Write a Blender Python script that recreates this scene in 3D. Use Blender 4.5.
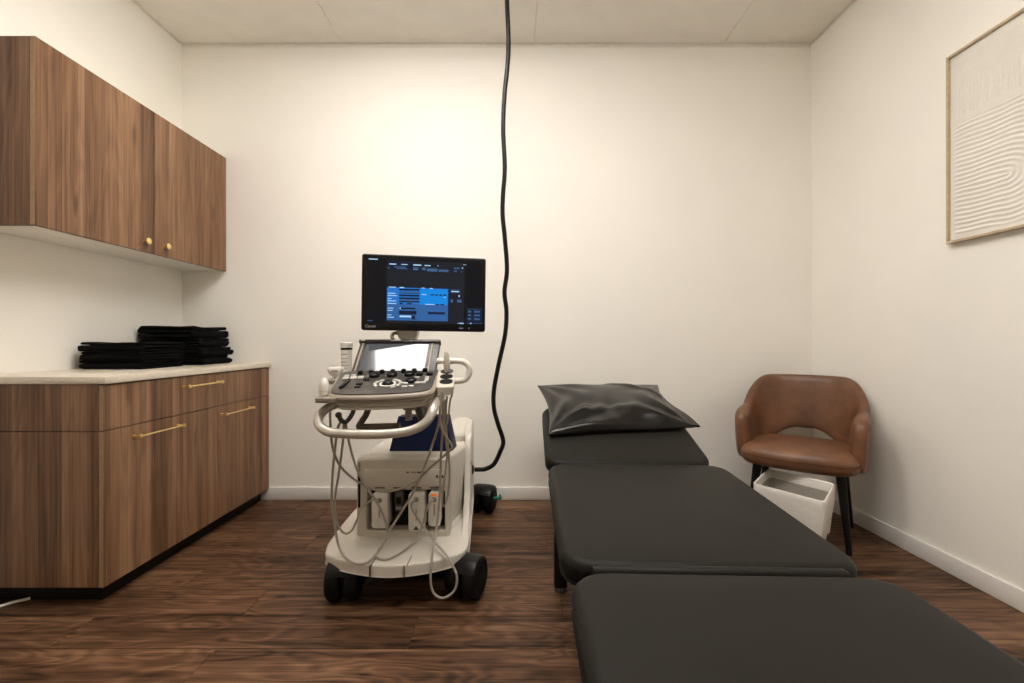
import bpy, bmesh, math, random
from mathutils import Vector, Matrix
random.seed(7)
for o in list(bpy.data.objects): bpy.data.objects.remove(o, do_unlink=True)
scene = bpy.context.scene
COL = scene.collection
PI = math.pi

# ---------------------------------------------------------------- camera, world, exposure
F = 450.0                                   # focal length in pixels of the 1024 px wide frame
CAMZ = 1.04
cam_d = bpy.data.cameras.new('camera'); cam = bpy.data.objects.new('camera', cam_d); COL.objects.link(cam)
cam_d.sensor_width = 36; cam_d.lens = 36 * F / 1024; cam_d.clip_start = 0.02
cam.location = (0, 0, CAMZ); cam.rotation_euler = (PI / 2, 0, 0)
scene.camera = cam
w = bpy.data.worlds.new('world'); scene.world = w; w.use_nodes = True
w.node_tree.nodes['Background'].inputs[0].default_value = (0.9, 0.85, 0.75, 1)
w.node_tree.nodes['Background'].inputs[1].default_value = 0.05
vs = scene.view_settings
vs.view_transform = 'Standard'; vs.look = 'None'; vs.gamma = 1; vs.use_curve_mapping = False
vs.exposure = 0.14
try: scene.cycles.diffuse_bounces = 8; scene.cycles.max_bounces = 14
except Exception: pass
LAMP_STRENGTH = 19.3                        # radiance of the ceiling panel's diffuser
LAMP_COLOUR = (1.0, 0.95, 0.90, 1)

# room (metres): camera stands at x=0, y=0
XL, XR, YB, YF, ZC = -2.175, 1.971, 2.966, -2.6, 3.0

def P(px, py, Y):                           # pixel direction at the distance Y
    return Vector(((px - 512) / F * Y, Y, CAMZ - (py - 341.5) / F * Y))

# ---------------------------------------------------------------- materials
MATS = {}
def nt(name):
    m = bpy.data.materials.new(name); m.use_nodes = True
    return m, m.node_tree.nodes, m.node_tree.links, m.node_tree.nodes['Principled BSDF']
def rgb(r, g, b):                           # sRGB 0-255 to linear
    f = lambda c: (c / 255 / 12.92) if c / 255 <= 0.04045 else ((c / 255 + 0.055) / 1.055) ** 2.4
    return (f(r), f(g), f(b), 1)
def mat(name, col, rough=0.5, metal=0.0, noise=0.04, nscale=30, bump=0.0, bscale=200, emit=None, estr=0, coat=0, spec=0.5):
    if name in MATS: return MATS[name]
    m, N, L, b = nt(name)
    b.inputs['Roughness'].default_value = rough; b.inputs['Metallic'].default_value = metal
    b.inputs['Specular IOR Level'].default_value = spec
    if coat: b.inputs['Coat Weight'].default_value = coat; b.inputs['Coat Roughness'].default_value = 0.08
    tc = N.new('ShaderNodeTexCoord')
    n = N.new('ShaderNodeTexNoise'); n.inputs['Scale'].default_value = nscale; n.inputs['Detail'].default_value = 3
    L.new(tc.outputs['Object'], n.inputs['Vector'])
    r = N.new('ShaderNodeValToRGB')
    c = col
    r.color_ramp.elements[0].position = 0.3; r.color_ramp.elements[1].position = 0.7
    r.color_ramp.elements[0].color = (c[0] * (1 - noise), c[1] * (1 - noise), c[2] * (1 - noise), 1)
    r.color_ramp.elements[1].color = (min(1, c[0] * (1 + noise)), min(1, c[1] * (1 + noise)), min(1, c[2] * (1 + noise)), 1)
    L.new(n.outputs['Fac'], r.inputs['Fac']); L.new(r.outputs['Color'], b.inputs['Base Color'])
    if bump:
        n2 = N.new('ShaderNodeTexNoise'); n2.inputs['Scale'].default_value = bscale; n2.inputs['Detail'].default_value = 4
        L.new(tc.outputs['Object'], n2.inputs['Vector'])
        bp = N.new('ShaderNodeBump'); bp.inputs['Strength'].default_value = bump; bp.inputs['Distance'].default_value = 0.002
        L.new(n2.outputs['Fac'], bp.inputs['Height']); L.new(bp.outputs['Normal'], b.inputs['Normal'])
    if emit:
        b.inputs['Emission Color'].default_value = emit; b.inputs['Emission Strength'].default_value = estr
    MATS[name] = m
    return m

def math_node(N, L, op, a, b=None):
    n = N.new('ShaderNodeMath'); n.operation = op
    for i, v in enumerate((a, b)):
        if v is None: continue
        if isinstance(v, (int, float)): n.inputs[i].default_value = v
        else: L.new(v, n.inputs[i])
    return n.outputs[0]

def wood(name, ramp, strip, grain_axis, rough=0.45, per_object=False, grain=26, stripvar=0.35, spec=0.4, streak=1.0, fw=0.85, mw=0.75, lk=1.0):
    """walnut: strips of differing tone, long grain lines, a few knots; grain_axis 'Z' upright or 'X' along x"""
    m, N, L, b = nt(name)
    b.inputs['Roughness'].default_value = rough; b.inputs['Specular IOR Level'].default_value = spec
    g = N.new('ShaderNodeNewGeometry'); sx = N.new('ShaderNodeSeparateXYZ'); L.new(g.outputs['Position'], sx.inputs[0])
    if grain_axis == 'Z':
        u = math_node(N, L, 'ADD', sx.outputs[0], sx.outputs[1]); v = sx.outputs[2]
    else:
        u = sx.outputs[1]; v = sx.outputs[0]
    oi = N.new('ShaderNodeObjectInfo')
    if per_object:
        v = math_node(N, L, 'ADD', v, math_node(N, L, 'MULTIPLY', oi.outputs['Random'], 37.0))
        seed = math_node(N, L, 'MULTIPLY', oi.outputs['Random'], 53.0)
    else:
        su = math_node(N, L, 'DIVIDE', u, strip)
        wob = math_node(N, L, 'FLOOR', su)
        wn = N.new('ShaderNodeTexWhiteNoise'); wn.noise_dimensions = '1D'; L.new(wob, wn.inputs['W'])
        seed = math_node(N, L, 'MULTIPLY', wn.outputs['Value'], 53.0)
    def comb(ku, kv):
        c = N.new('ShaderNodeCombineXYZ')
        L.new(math_node(N, L, 'MULTIPLY', u, ku), c.inputs[0]); L.new(math_node(N, L, 'MULTIPLY', v, kv * lk), c.inputs[1]); L.new(seed, c.inputs[2])
        return c.outputs[0]
    def noise(vec, detail, rough_=0.6, dist=0.0):
        n = N.new('ShaderNodeTexNoise'); n.inputs['Scale'].default_value = 1; n.inputs['Detail'].default_value = detail
        n.inputs['Roughness'].default_value = rough_; n.inputs['Distortion'].default_value = dist
        L.new(vec, n.inputs['Vector']); return n.outputs['Fac']
    fine = noise(comb(grain * 6, 0.9), 5, 0.7)
    broad = noise(comb(grain * 0.55, 0.6), 4, 0.55, 0.5)
    cath = noise(comb(8, 0.75), 2, 0.5, 0.2)                       # cathedral figure from contour lines of a smooth field
    rings = math_node(N, L, 'SINE', math_node(N, L, 'MULTIPLY', cath, 70.0))
    mid_ = noise(comb(grain * 2.0, 0.6), 4, 0.6, 0.15)
    def cen(x, k): return math_node(N, L, 'MULTIPLY', math_node(N, L, 'SUBTRACT', x, 0.5), k)
    t = math_node(N, L, 'ADD', cen(fine, fw), cen(mid_, mw))
    t = math_node(N, L, 'ADD', t, cen(broad, 0.65))
    t = math_node(N, L, 'ADD', t, math_node(N, L, 'MULTIPLY', rings, 0.05 * streak))
    t = math_node(N, L, 'ADD', t, 0.5)
    rnd = oi.outputs['Random'] if per_object else wn.outputs['Value']
    t = math_node(N, L, 'ADD', t, math_node(N, L, 'MULTIPLY', math_node(N, L, 'SUBTRACT', rnd, 0.5), stripvar))
    # knots
    vo = N.new('ShaderNodeTexVoronoi'); vo.inputs['Scale'].default_value = 1; L.new(comb(7.5, 2.1), vo.inputs['Vector'])
    kn = N.new('ShaderNodeMapRange'); kn.inputs[1].default_value = 0.02; kn.inputs[2].default_value = 0.16; kn.inputs[3].default_value = 0.22; kn.inputs[4].default_value = 0
    L.new(vo.outputs['Distance'], kn.inputs[0])
    t = math_node(N, L, 'SUBTRACT', t, kn.outputs[0])
    r = N.new('ShaderNodeValToRGB'); e = r.color_ramp.elements
    e[0].position = 0.22; e[0].color = ramp[0]; e[1].position = 0.8; e[1].color = ramp[2]
    mid = e.new(0.5); mid.color = ramp[1]
    L.new(t, r.inputs['Fac']); L.new(r.outputs['Color'], b.inputs['Base Color'])
    bp = N.new('ShaderNodeBump'); bp.inputs['Strength'].default_value = 0.12; bp.inputs['Distance'].default_value = 0.001
    L.new(fine, bp.inputs['Height']); L.new(bp.outputs['Normal'], b.inputs['Normal'])
    MATS[name] = m; return m

M_wall = mat('wall_paint', (0.885, 0.862, 0.80, 1), 0.75, noise=0.012, nscale=3, bump=0.10, bscale=240)
M_ceil = mat('ceiling_board', (0.84, 0.81, 0.75, 1), 0.8, noise=0.02, nscale=8, bump=0.12, bscale=60)
M_trim = mat('white_trim', (0.80, 0.78, 0.74, 1), 0.4, noise=0.01)
M_cab = wood('walnut_laminate', ((0.066, 0.031, 0.016, 1), (0.198, 0.103, 0.053, 1), (0.35, 0.205, 0.117, 1)), 0.098, 'Z', 0.42, stripvar=0.19, fw=0.62, mw=0.45, streak=0.85, spec=0.3)
M_floor = wood('floor_walnut', ((0.013, 0.006, 0.003, 1), (0.104, 0.050, 0.0255, 1), (0.24, 0.130, 0.072, 1)), 0.18, 'X', 0.45, per_object=True, grain=17, stripvar=0.09, spec=0.2, streak=1.5, lk=2.3, mw=0.85)
M_subfloor = mat('floor_base', (0.012, 0.008, 0.006, 1), 0.9)
M_white_lam = mat('white_laminate', (0.78, 0.75, 0.69, 1), 0.4, noise=0.01)
M_band = mat('edge_band', (0.30, 0.185, 0.10, 1), 0.45, noise=0.1, nscale=60)
M_counter = mat('stone_countertop', (0.66, 0.59, 0.49, 1), 0.3, noise=0.05, nscale=90)
M_brass = mat('brass', (0.93, 0.72, 0.33, 1), 0.32, 1.0, noise=0.03)
M_kick = mat('black_kickboard', (0.006, 0.005, 0.004, 1), 0.35, spec=0.2)
M_towel = mat('black_terry', (0.0035, 0.0033, 0.0035, 1), 0.95, noise=0.4, nscale=120, bump=0.9, bscale=420, spec=0.1)
M_vinyl = mat('charcoal_vinyl', (0.0125, 0.0112, 0.0092, 1), 0.48, noise=0.04, nscale=25, bump=0.15, bscale=700, spec=0.12)
M_pillow = mat('black_leatherette', (0.006, 0.005, 0.0045, 1), 0.22, noise=0.08, nscale=40, bump=0.10, bscale=500, spec=0.36)
M_black = mat('black_metal', (0.005, 0.0045, 0.004, 1), 0.45, spec=0.25)
M_rubber = mat('black_rubber', (0.0035, 0.003, 0.003, 1), 0.6, spec=0.2)
M_leather = mat('tan_leather', (0.150, 0.066, 0.031, 1), 0.42, noise=0.28, nscale=9, bump=0.18, bscale=320, spec=0.45)
M_cart = mat('cart_white', (0.72, 0.68, 0.61, 1), 0.35, noise=0.012)
M_cart2 = mat('cart_beige', (0.58, 0.535, 0.46, 1), 0.4, noise=0.02)
M_greige = mat('console_greige', (0.30, 0.255, 0.205, 1), 0.38, noise=0.02)
M_dark = mat('console_dark', (0.060, 0.053, 0.045, 1), 0.4, noise=0.05)
M_key = mat('key_pale', (0.55, 0.53, 0.48, 1), 0.4)
M_silver = mat('satin_silver', (0.62, 0.58, 0.51, 1), 0.32, 0.55)
M_cable = mat('probe_cable', (0.40, 0.365, 0.31, 1), 0.45)
M_blackgloss = mat('black_plastic', (0.005, 0.0045, 0.0045, 1), 0.35, spec=0.25)
M_navy = mat('navy_card', (0.005, 0.012, 0.048, 1), 0.5, noise=0.1, spec=0.2)
M_bottle = mat('white_plastic', (0.75, 0.72, 0.66, 1), 0.35, noise=0.01)
M_print = mat('grey_print', (0.06, 0.055, 0.05, 1), 0.6)
M_bin = mat('bin_plastic', (0.33, 0.30, 0.26, 1), 0.5)
M_oak = mat('oak_frame', (0.50, 0.39, 0.26, 1), 0.45, noise=0.12, nscale=40)
M_plaster = mat('art_plaster', (0.74, 0.71, 0.64, 1), 0.8, noise=0.02, bump=0.2, bscale=300)
M_lamp = mat('lamp_diffuser', (0.9, 0.9, 0.9, 1), 0.5, emit=LAMP_COLOUR, estr=LAMP_STRENGTH)

def liner_mat():
    m, N, L, b = nt('bin_liner')
    b.inputs['Base Color'].default_value = (0.80, 0.77, 0.71, 1); b.inputs['Roughness'].default_value = 0.35
    b.inputs['Transmission Weight'].default_value = 0.0
    tc = N.new('ShaderNodeTexCoord'); n = N.new('ShaderNodeTexNoise'); n.inputs['Scale'].default_value = 14; n.inputs['Detail'].default_value = 3; n.inputs['Distortion'].default_value = 1.5
    L.new(tc.outputs['Object'], n.inputs['Vector'])
    bp = N.new('ShaderNodeBump'); bp.inputs['Strength'].default_value = 0.3; bp.inputs['Distance'].default_value = 0.01
    L.new(n.outputs['Fac'], bp.inputs['Height']); L.new(bp.outputs['Normal'], b.inputs['Normal'])
    return m
M_liner = liner_mat()

def screen_mat(name, col, e):               # a lit display surface behind glass
    m, N, L, b = nt(name)
    b.inputs['Base Color'].default_value = (0.003, 0.003, 0.004, 1); b.inputs['Roughness'].default_value = 0.3; b.inputs['Specular IOR Level'].default_value = 0.2
    b.inputs['Emission Color'].default_value = col; b.inputs['Emission Strength'].default_value = e
    MATS[name] = m; return m
S_black = screen_mat('screen_black', rgb(8, 9, 13), 1)
S_panel = screen_mat('screen_panel', rgb(24, 27, 34), 1)
S_navy = screen_mat('screen_navy', rgb(13, 24, 48), 1)
S_blue = screen_mat('screen_blue', rgb(33, 110, 190), 1)
S_azure = screen_mat('screen_azure', rgb(10, 128, 215), 1)
S_slate = screen_mat('screen_slate', rgb(46, 92, 150), 1)
S_steel = screen_mat('screen_steel', rgb(60, 90, 130), 1)
S_text = screen_mat('screen_text', rgb(170, 205, 235), 1)
S_grey = screen_mat('screen_grey', rgb(110, 125, 145), 1)
S_touch = screen_mat('touch_display', rgb(84, 86, 88), 1)
MATS['touch_display'].node_tree.nodes['Principled BSDF'].inputs['Roughness'].default_value = 0.06; MATS['touch_display'].node_tree.nodes['Principled BSDF'].inputs['Specular IOR Level'].default_value = 0.5
M_orange = mat('orange_indicator', (0.8, 0.25, 0.08, 1), 0.4, emit=(1.0, 0.28, 0.08, 1), estr=0.3)
M_green = mat('green_plastic', (0.03, 0.22, 0.14, 1), 0.4)

# ---------------------------------------------------------------- mesh helpers
def rr(w, l, r, n=6, cx=0, cy=0):
    """rounded rectangle outline, counter-clockwise"""
    pts = []
    for (sx, sy, a0) in ((1, -1, -PI / 2), (1, 1, 0), (-1, 1, PI / 2), (-1, -1, PI)):
        for k in range(n + 1):
            a = a0 + k * PI / 2 / n
            pts.append((cx + sx * (w / 2 - r) + r * math.cos(a), cy + sy * (l / 2 - r) + r * math.sin(a)))
    return pts
def closed_smooth(ctrl, n=6):
    out = []; k = len(ctrl)
    for i in range(k):
        p0, p1, p2, p3 = [Vector(ctrl[(i + d) % k]) for d in (-1, 0, 1, 2)]
        for j in range(n):
            t = j / n
            out.append(tuple(0.5 * ((2 * p1) + (p2 - p0) * t + (2 * p0 - 5 * p1 + 4 * p2 - p3) * t * t + (3 * p1 - p0 - 3 * p2 + p3) * t ** 3)))
    return out
def smooth_path(ctrl, n=8):
    c = [Vector(p) for p in ctrl]; c = [c[0] * 2 - c[1]] + c + [c[-1] * 2 - c[-2]]
    out = []
    for i in range(1, len(c) - 2):
        p0, p1, p2, p3 = c[i - 1], c[i], c[i + 1], c[i + 2]
        for j in range(n):
            t = j / n
            out.append(0.5 * ((2 * p1) + (p2 - p0) * t + (2 * p0 - 5 * p1 + 4 * p2 - p3) * t * t + (3 * p1 - p0 - 3 * p2 + p3) * t ** 3))
    out.append(c[-2]); return out
def inset(outline, d):
    """move an outline inwards by d (counter-clockwise outline)"""
    n = len(outline); out = []
    for i in range(n):
        a = Vector(outline[i - 1]).to_2d(); b = Vector(outline[i]).to_2d(); c = Vector(outline[(i + 1) % n]).to_2d()
        e = (c - a); 
        if e.length < 1e-9: out.append(tuple(b)); continue
        e.normalize(); nrm = Vector((-e.y, e.x))
        out.append(tuple(b + nrm * d))
    return out
def ring_loft(bm, rings, cap0=True, cap1=True, closed=False):
    vr = [[bm.verts.new(p) for p in r] for r in rings]
    n = len(vr[0]); R = len(vr)
    for i in range(R if closed else R - 1):
        a, b = vr[i], vr[(i + 1) % R]
        for j in range(n):
            bm.faces.new((a[j], a[(j + 1) % n], b[(j + 1) % n], b[j]))
    if not closed:
        if cap0: bm.faces.new(list(reversed(vr[0])))
        if cap1: bm.faces.new(vr[-1])
    return vr
def slab(bm, outline, z0, z1, e=0.006, n=3, M=None, crown=0.0, e0=None):
    """outline extruded z0..z1 with rounded edges"""
    if e0 is None: e0 = e
    rings = []
    for k in range(n + 1):
        a = k / n * PI / 2
        rings.append([(x, y, z0 + e0 * (1 - math.sin(a))) for x, y in inset(outline, e0 * (1 - math.cos(a)))])
    for k in range(n + 1):
        a = k / n * PI / 2
        rings.append([(x, y, z1 - e * (1 - math.cos(a)) if False else z1 - e + e * math.sin(a)) for x, y in inset(outline, e * (1 - math.cos(a)))])
    if crown:
        base = inset(outline, e); cx = sum(p[0] for p in base) / len(base); cy = sum(p[1] for p in base) / len(base)
        for s in (0.85, 0.65, 0.4, 0.15):
            rings.append([(cx + (x - cx) * s, cy + (y - cy) * s, z1 + crown * (1 - s * s)) for x, y in base])
    if M is not None: rings = [[tuple(M @ Vector(p)) for p in r] for r in rings]
    return ring_loft(bm, rings)
def box(bm, c, s, bev=0.0, M=None, seg=2):
    r = bmesh.ops.create_cube(bm, size=1.0); vsx = r['verts']
    bmesh.ops.scale(bm, vec=s, verts=vsx); bmesh.ops.translate(bm, vec=c, verts=vsx)
    if bev:
        es = list({e for v in vsx for e in v.link_edges})
        rb = bmesh.ops.bevel(bm, geom=es, offset=bev, segments=seg, profile=0.5, affect='EDGES')
        vsx = list({v for f in rb['faces'] for v in f.verts} | {v for v in vsx if v.is_valid})
    if M is not None: bmesh.ops.transform(bm, matrix=M, verts=vsx)
    return vsx
def tube(bm, pts, r, n=10, rfun=None, cap=True):
    pts = [Vector(p) for p in pts]; rings = []
    t0 = (pts[1] - pts[0]).normalized(); up = Vector((0, 0, 1)) if abs(t0.z) < 0.9 else Vector((1, 0, 0))
    nrm = (up - t0 * up.dot(t0)).normalized()
    for i, p in enumerate(pts):
        t = (pts[min(i + 1, len(pts) - 1)] - pts[max(i - 1, 0)])
        if t.length < 1e-9: t = t0
        t.normalize(); nrm = (nrm - t * nrm.dot(t)).normalized(); b = t.cross(nrm)
        rad = rfun(i / (len(pts) - 1)) if rfun else r
        rings.append([tuple(p + (nrm * math.cos(2 * PI * k / n) + b * math.sin(2 * PI * k / n)) * rad) for k in range(n)])
    ring_loft(bm, rings, cap, cap)
def lathe(bm, prof, n=24, M=None):
    """profile of (radius, z) revolved about z; first and last radius may be small"""
    rings = [[(r * math.cos(2 * PI * k / n), r * math.sin(2 * PI * k / n), z) for k in range(n)] for r, z in prof]
    if M is not None: rings = [[tuple(M @ Vector(p)) for p in q] for q in rings]
    ring_loft(bm, rings)
def frame_of(o, zdir, xhint=(1, 0, 0)):
    z = Vector(zdir).normalized(); x = Vector(xhint); x = (x - z * x.dot(z)).normalized(); y = z.cross(x)
    m = Matrix.Identity(4)
    for i in range(3): m[i][0], m[i][1], m[i][2], m[i][3] = x[i], y[i], z[i], o[i]
    return m

ROOTLOC = {}
def world_loc(o):
    v = Vector(o.location)
    return v
def obj(name, bm, m, parent=None, smooth=True, subd=0, ang=40, base=False):
    """ONE mesh object; its origin goes to the middle of its underside"""
    bmesh.ops.recalc_face_normals(bm, faces=bm.faces[:])
    xs = [v.co.x for v in bm.verts]; ys = [v.co.y for v in bm.verts]; zs = [v.co.z for v in bm.verts]
    c = Vector(((min(xs) + max(xs)) / 2, (min(ys) + max(ys)) / 2, min(zs)))
    for v in bm.verts: v.co -= c
    me = bpy.data.meshes.new(name); bm.to_mesh(me); bm.free()
    me.materials.append(m)
    if smooth:
        for p in me.polygons: p.use_smooth = True
        try: me.set_sharp_from_angle(angle=math.radians(ang))
        except Exception: pass
    o = bpy.data.objects.new(name, me); COL.objects.link(o)
    ROOTLOC[o.name] = c
    if parent is not None:
        o.parent = parent; o.location = c - ROOTLOC[parent.name]
    else:
        o.location = c
    if subd:
        md = o.modifiers.new('subdivision', 'SUBSURF'); md.levels = subd; md.render_levels = subd
    return o
def thing(name, label, cat, loc, group=None):
    o = bpy.data.objects.new(name, None); COL.objects.link(o); o.location = loc; o.empty_display_size = 0.1
    ROOTLOC[o.name] = Vector(loc); return tag(o, label, cat, group)
def tag(o, label, cat, group=None):
    o['label'] = label; o['category'] = cat
    if group: o['group'] = group
    return o
def struct(o): o['kind'] = 'structure'; return o
def nb(): return bmesh.new()
def bx(name, lo, hi, m, parent=None, bev=0.0, seg=2):
    b = nb(); lo = Vector(lo); hi = Vector(hi); box(b, (lo + hi) / 2, hi - lo, bev, seg=seg)
    return obj(name, b, m, parent, smooth=bev > 0)

# ================================================================ SETTING
T = 0.1
fl = struct(bx('floor', (XL - T, YF - T, -0.12), (XR + T, YB + T, -0.004), M_subfloor))
# planks run along x
PW, PL = 0.18, 1.22
b = nb(); box(b, (PL / 2, PW / 2, -0.003), (PL - 0.0012, PW - 0.0012, 0.006), 0.0012, seg=1)
pm = bpy.data.meshes.new('plank'); b.to_mesh(pm); b.free(); pm.materials.append(M_floor)
y = YB - 0.002
row = 0
while y > YF:
    y0 = y - PW
    off = -random.random() * PL
    x = XL + off
    while x < XR - 0.02:
        xa, xb = max(x, XL), min(x + PL, XR)
        if xb - xa > 0.05:
            o = bpy.data.objects.new('plank', pm); COL.objects.link(o); o.parent = fl
            yy = max(y0, YF)
            o.location = Vector((xa, yy, 0)) - ROOTLOC['floor']; o.scale = ((xb - xa) / PL, (y - yy) / PW, 1)
        x += PL
    y -= PW; row += 1
ce = struct(bx('ceiling', (XL - T, YF - T, ZC + 0.010), (XR + T, YB + T, ZC + 0.1), mat('ceiling_grid', (0.7, 0.66, 0.58, 1), 0.8)))
xs = [XL, -1.122, 0.145, 1.390, XR]
for i in range(4):
    bx('ceiling_panel', (xs[i] + 0.0012, YF, ZC), (xs[i + 1] - 0.0012, YB, ZC + 0.011), M_ceil, ce, 0.0015, 1)
struct(bx('wall_back', (XL - T, YB, -0.004), (XR + T, YB + T, ZC + 0.010), M_wall))
struct(bx('wall_left', (XL - T, YF, -0.004), (XL, YB, ZC + 0.010), M_wall))
struct(bx('wall_right', (XR, YF, -0.004), (XR + T, YB, ZC + 0.010), M_wall))
struct(bx('wall_front', (XL - T, YF - T, -0.004), (XR + T, YF, ZC + 0.010), M_wall))
BH, BT = 0.083, 0.013
struct(bx('baseboard_back', (-1.66, YB - BT, 0), (XR, YB, BH), M_trim, None, 0.003))
struct(bx('baseboard_right', (XR - BT, YF, 0), (XR, YB - BT, BH), M_trim, None, 0.003))
struct(bx('baseboard_left', (XL, YF, 0), (XL + BT, 1.74, BH), M_trim, None, 0.003))
struct(bx('baseboard_front', (XL + BT, YF, 0), (XR - BT, YF + BT, BH), M_trim, None, 0.003))
M_ctrim = mat('ceiling_trim', (0.76, 0.73, 0.66, 1), 0.5)
def ctrim(name, lo, hi, lo2, hi2):
    b = nb()
    for a, c in ((lo, hi), (lo2, hi2)):
        a = Vector(a); c = Vector(c); box(b, (a + c) / 2, c - a, 0.001, seg=1)
    return struct(obj(name, b, M_ctrim))
ctrim('trim_1', (XL, YB - 0.003, ZC - 0.022), (XR, YB, ZC - 0.003), (XL, YB - 0.022, ZC - 0.003), (XR, YB, ZC))
ctrim('trim_2', (XR - 0.003, YF, ZC - 0.014), (XR, YB - 0.022, ZC - 0.003), (XR - 0.016, YF, ZC - 0.003), (XR, YB - 0.022, ZC))
ctrim('trim_3', (XL, YF, ZC - 0.014), (XL + 0.003, YB - 0.022, ZC - 0.003), (XL, YF, ZC - 0.003), (XL + 0.016, YB - 0.022, ZC))

# ceiling lamps (just above the picture; the touch screen mirrors the first, the second is added fill)
def ceiling_lamp_or_fill(cx, cy, sx, sy, label):
    t = thing('ceiling_lamp_or_fill', label, 'lamp', (cx, cy, ZC - 0.012))
    bx('mounting_plate', (cx - sx / 2 + 0.01, cy - sy / 2 + 0.01, ZC - 0.014), (cx + sx / 2 - 0.01, cy + sy / 2 - 0.01, ZC - 0.001), M_trim, t)
    b = nb(); slab(b, rr(sx, sy, 0.03, 4, cx, cy), ZC - 0.050, ZC - 0.014, 0.004, 2, e0=0.015); obj('diffuser', b, M_lamp, t)   # opal tray, glows all round
ceiling_lamp_or_fill(-0.56, 1.67, 1.24, 0.37, 'long opal ceiling light above the ultrasound cart')
ceiling_lamp_or_fill(0.35, 0.90, 1.15, 0.44, 'added unseen fill light on the ceiling above the foot of the table')  # added fill, not a known fixture; evens out and brightens the room

# ================================================================ CABINETS
CX = -1.595; Y0 = 1.758; Y1 = YB - 0.004
def bar_handle(door, x, ya, yb, z):
    b = nb()
    tube(b, [(x + 0.030, ya - 0.003, z), (x + 0.030, yb + 0.003, z)], 0.0036, 10)
    for yy in (ya, yb):
        tube(b, [(x, yy, z), (x + 0.006, yy, z), (x + 0.0061, yy, z), (x + 0.031, yy, z)], 0.006, 12, rfun=lambda t: 0.0068 if t < 0.5 else 0.005)
        lathe(b, [(0.001, -0.009), (0.0065, -0.0075), (0.0085, 0), (0.0065, 0.0075), (0.001, 0.009)], 12, Matrix.Translation((x + 0.030, yy, z)))
    return obj('handle', b, M_brass, door)
t = thing('base_cabinet', 'low walnut base cabinet with one wide drawer and two doors', 'cabinet', ((CX + XL) / 2, (Y0 + Y1) / 2, 0))
DT = 0.02
bx('carcass', (XL + 0.002, Y0 + 0.020, 0.078), (CX - DT - 0.002, Y1, 0.872), M_cab, t)
bx('kickboard', (XL + 0.014, Y0 + 0.055, 0.0), (CX - 0.055, Y1, 0.078), M_kick, t)
bx('end_panel', (XL + 0.002, Y0, 0.078), (CX - DT - 0.002, Y0 + 0.019, 0.687), M_cab, t, 0.001, 1)
bx('end_panel', (XL + 0.002, Y0, 0.690), (CX - DT - 0.002, Y0 + 0.019, 0.872), M_cab, t, 0.001, 1)
ym = (Y0 + Y1) / 2
for ya, yb in ((Y0, ym - 0.0015), (ym + 0.0015, Y1 - 0.008)):
    d = bx('door', (CX - DT, ya, 0.078), (CX, yb, 0.687), M_cab, t, 0.001, 1)
    (bx('edge_band', (CX - DT + 0.001, Y0 - 0.0008, 0.079), (CX - 0.001, Y0, 0.686), M_band, d) if ya == Y0 else None); ha, hb = (1.897, 2.147) if ya == Y0 else (2.467, 2.727); bar_handle(d, CX, ha, hb, 0.641)
d = bx('drawer', (CX - DT, Y0, 0.690), (CX, Y1 - 0.008, 0.869), M_cab, t, 0.001, 1)
bx('edge_band', (CX - DT + 0.001, Y0 - 0.0008, 0.691), (CX - 0.001, Y0, 0.868), M_band, d); bar_handle(d, CX, 2.182, 2.434, 0.822)
b = nb()
box(b, ((CX + 0.010 + XL + 0.001) / 2, (Y0 - 0.005 + Y1 + 0.002) / 2, 0.888), (CX + 0.010 - XL - 0.001, Y1 + 0.002 - Y0 + 0.005, 0.030), 0.004)
tag(obj('countertop', b, M_counter), 'beige stone-look countertop with thin square edge on walnut base cabinet', 'countertop')

Y0 = 1.773; UX = -1.879; UZ0, UZ1 = 1.500, 2.245
t = thing('wall_cabinet', 'walnut two-door wall cabinet mounted high on the left wall', 'cabinet', ((UX + XL) / 2, (Y0 + Y1) / 2, UZ0))
bx('carcass', (XL + 0.001, Y0 + 0.021, UZ0 + 0.019), (UX - 0.022, Y1, UZ1), M_white_lam, t)
bx('end_panel', (XL + 0.001, Y0, UZ0), (UX - 0.0225, Y0 + 0.020, UZ1), M_cab, t, 0.001, 1)
bx('bottom_panel', (XL + 0.001, Y0 + 0.0205, UZ0 + 0.002), (UX - 0.0225, Y1, UZ0 + 0.0185), M_white_lam, t)
for k, (ya, yb) in enumerate(((Y0, ym - 0.0012), (ym + 0.0012, Y1 - 0.004))):
    d = bx('door', (UX - 0.021, ya, UZ0), (UX, yb, UZ1), M_cab, t, 0.001, 1)
    if k == 0: bx('edge_band', (UX - 0.020, Y0 - 0.0008, UZ0 + 0.001), (UX - 0.001, Y0, UZ1 - 0.001), M_band, d)
    yk = ym - 0.062 if k == 0 else ym + 0.070
    b = nb(); lathe(b, [(0.0065, 0), (0.0055, 0.004), (0.0048, 0.016), (0.0145, 0.0175), (0.0165, 0.020), (0.0165, 0.027), (0.014, 0.029), (0.001, 0.0295)], 20, frame_of((UX, yk, UZ0 + 0.053), (1, 0, 0), (0, 1, 0)))
    obj('knob', b, M_brass, d)

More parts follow.
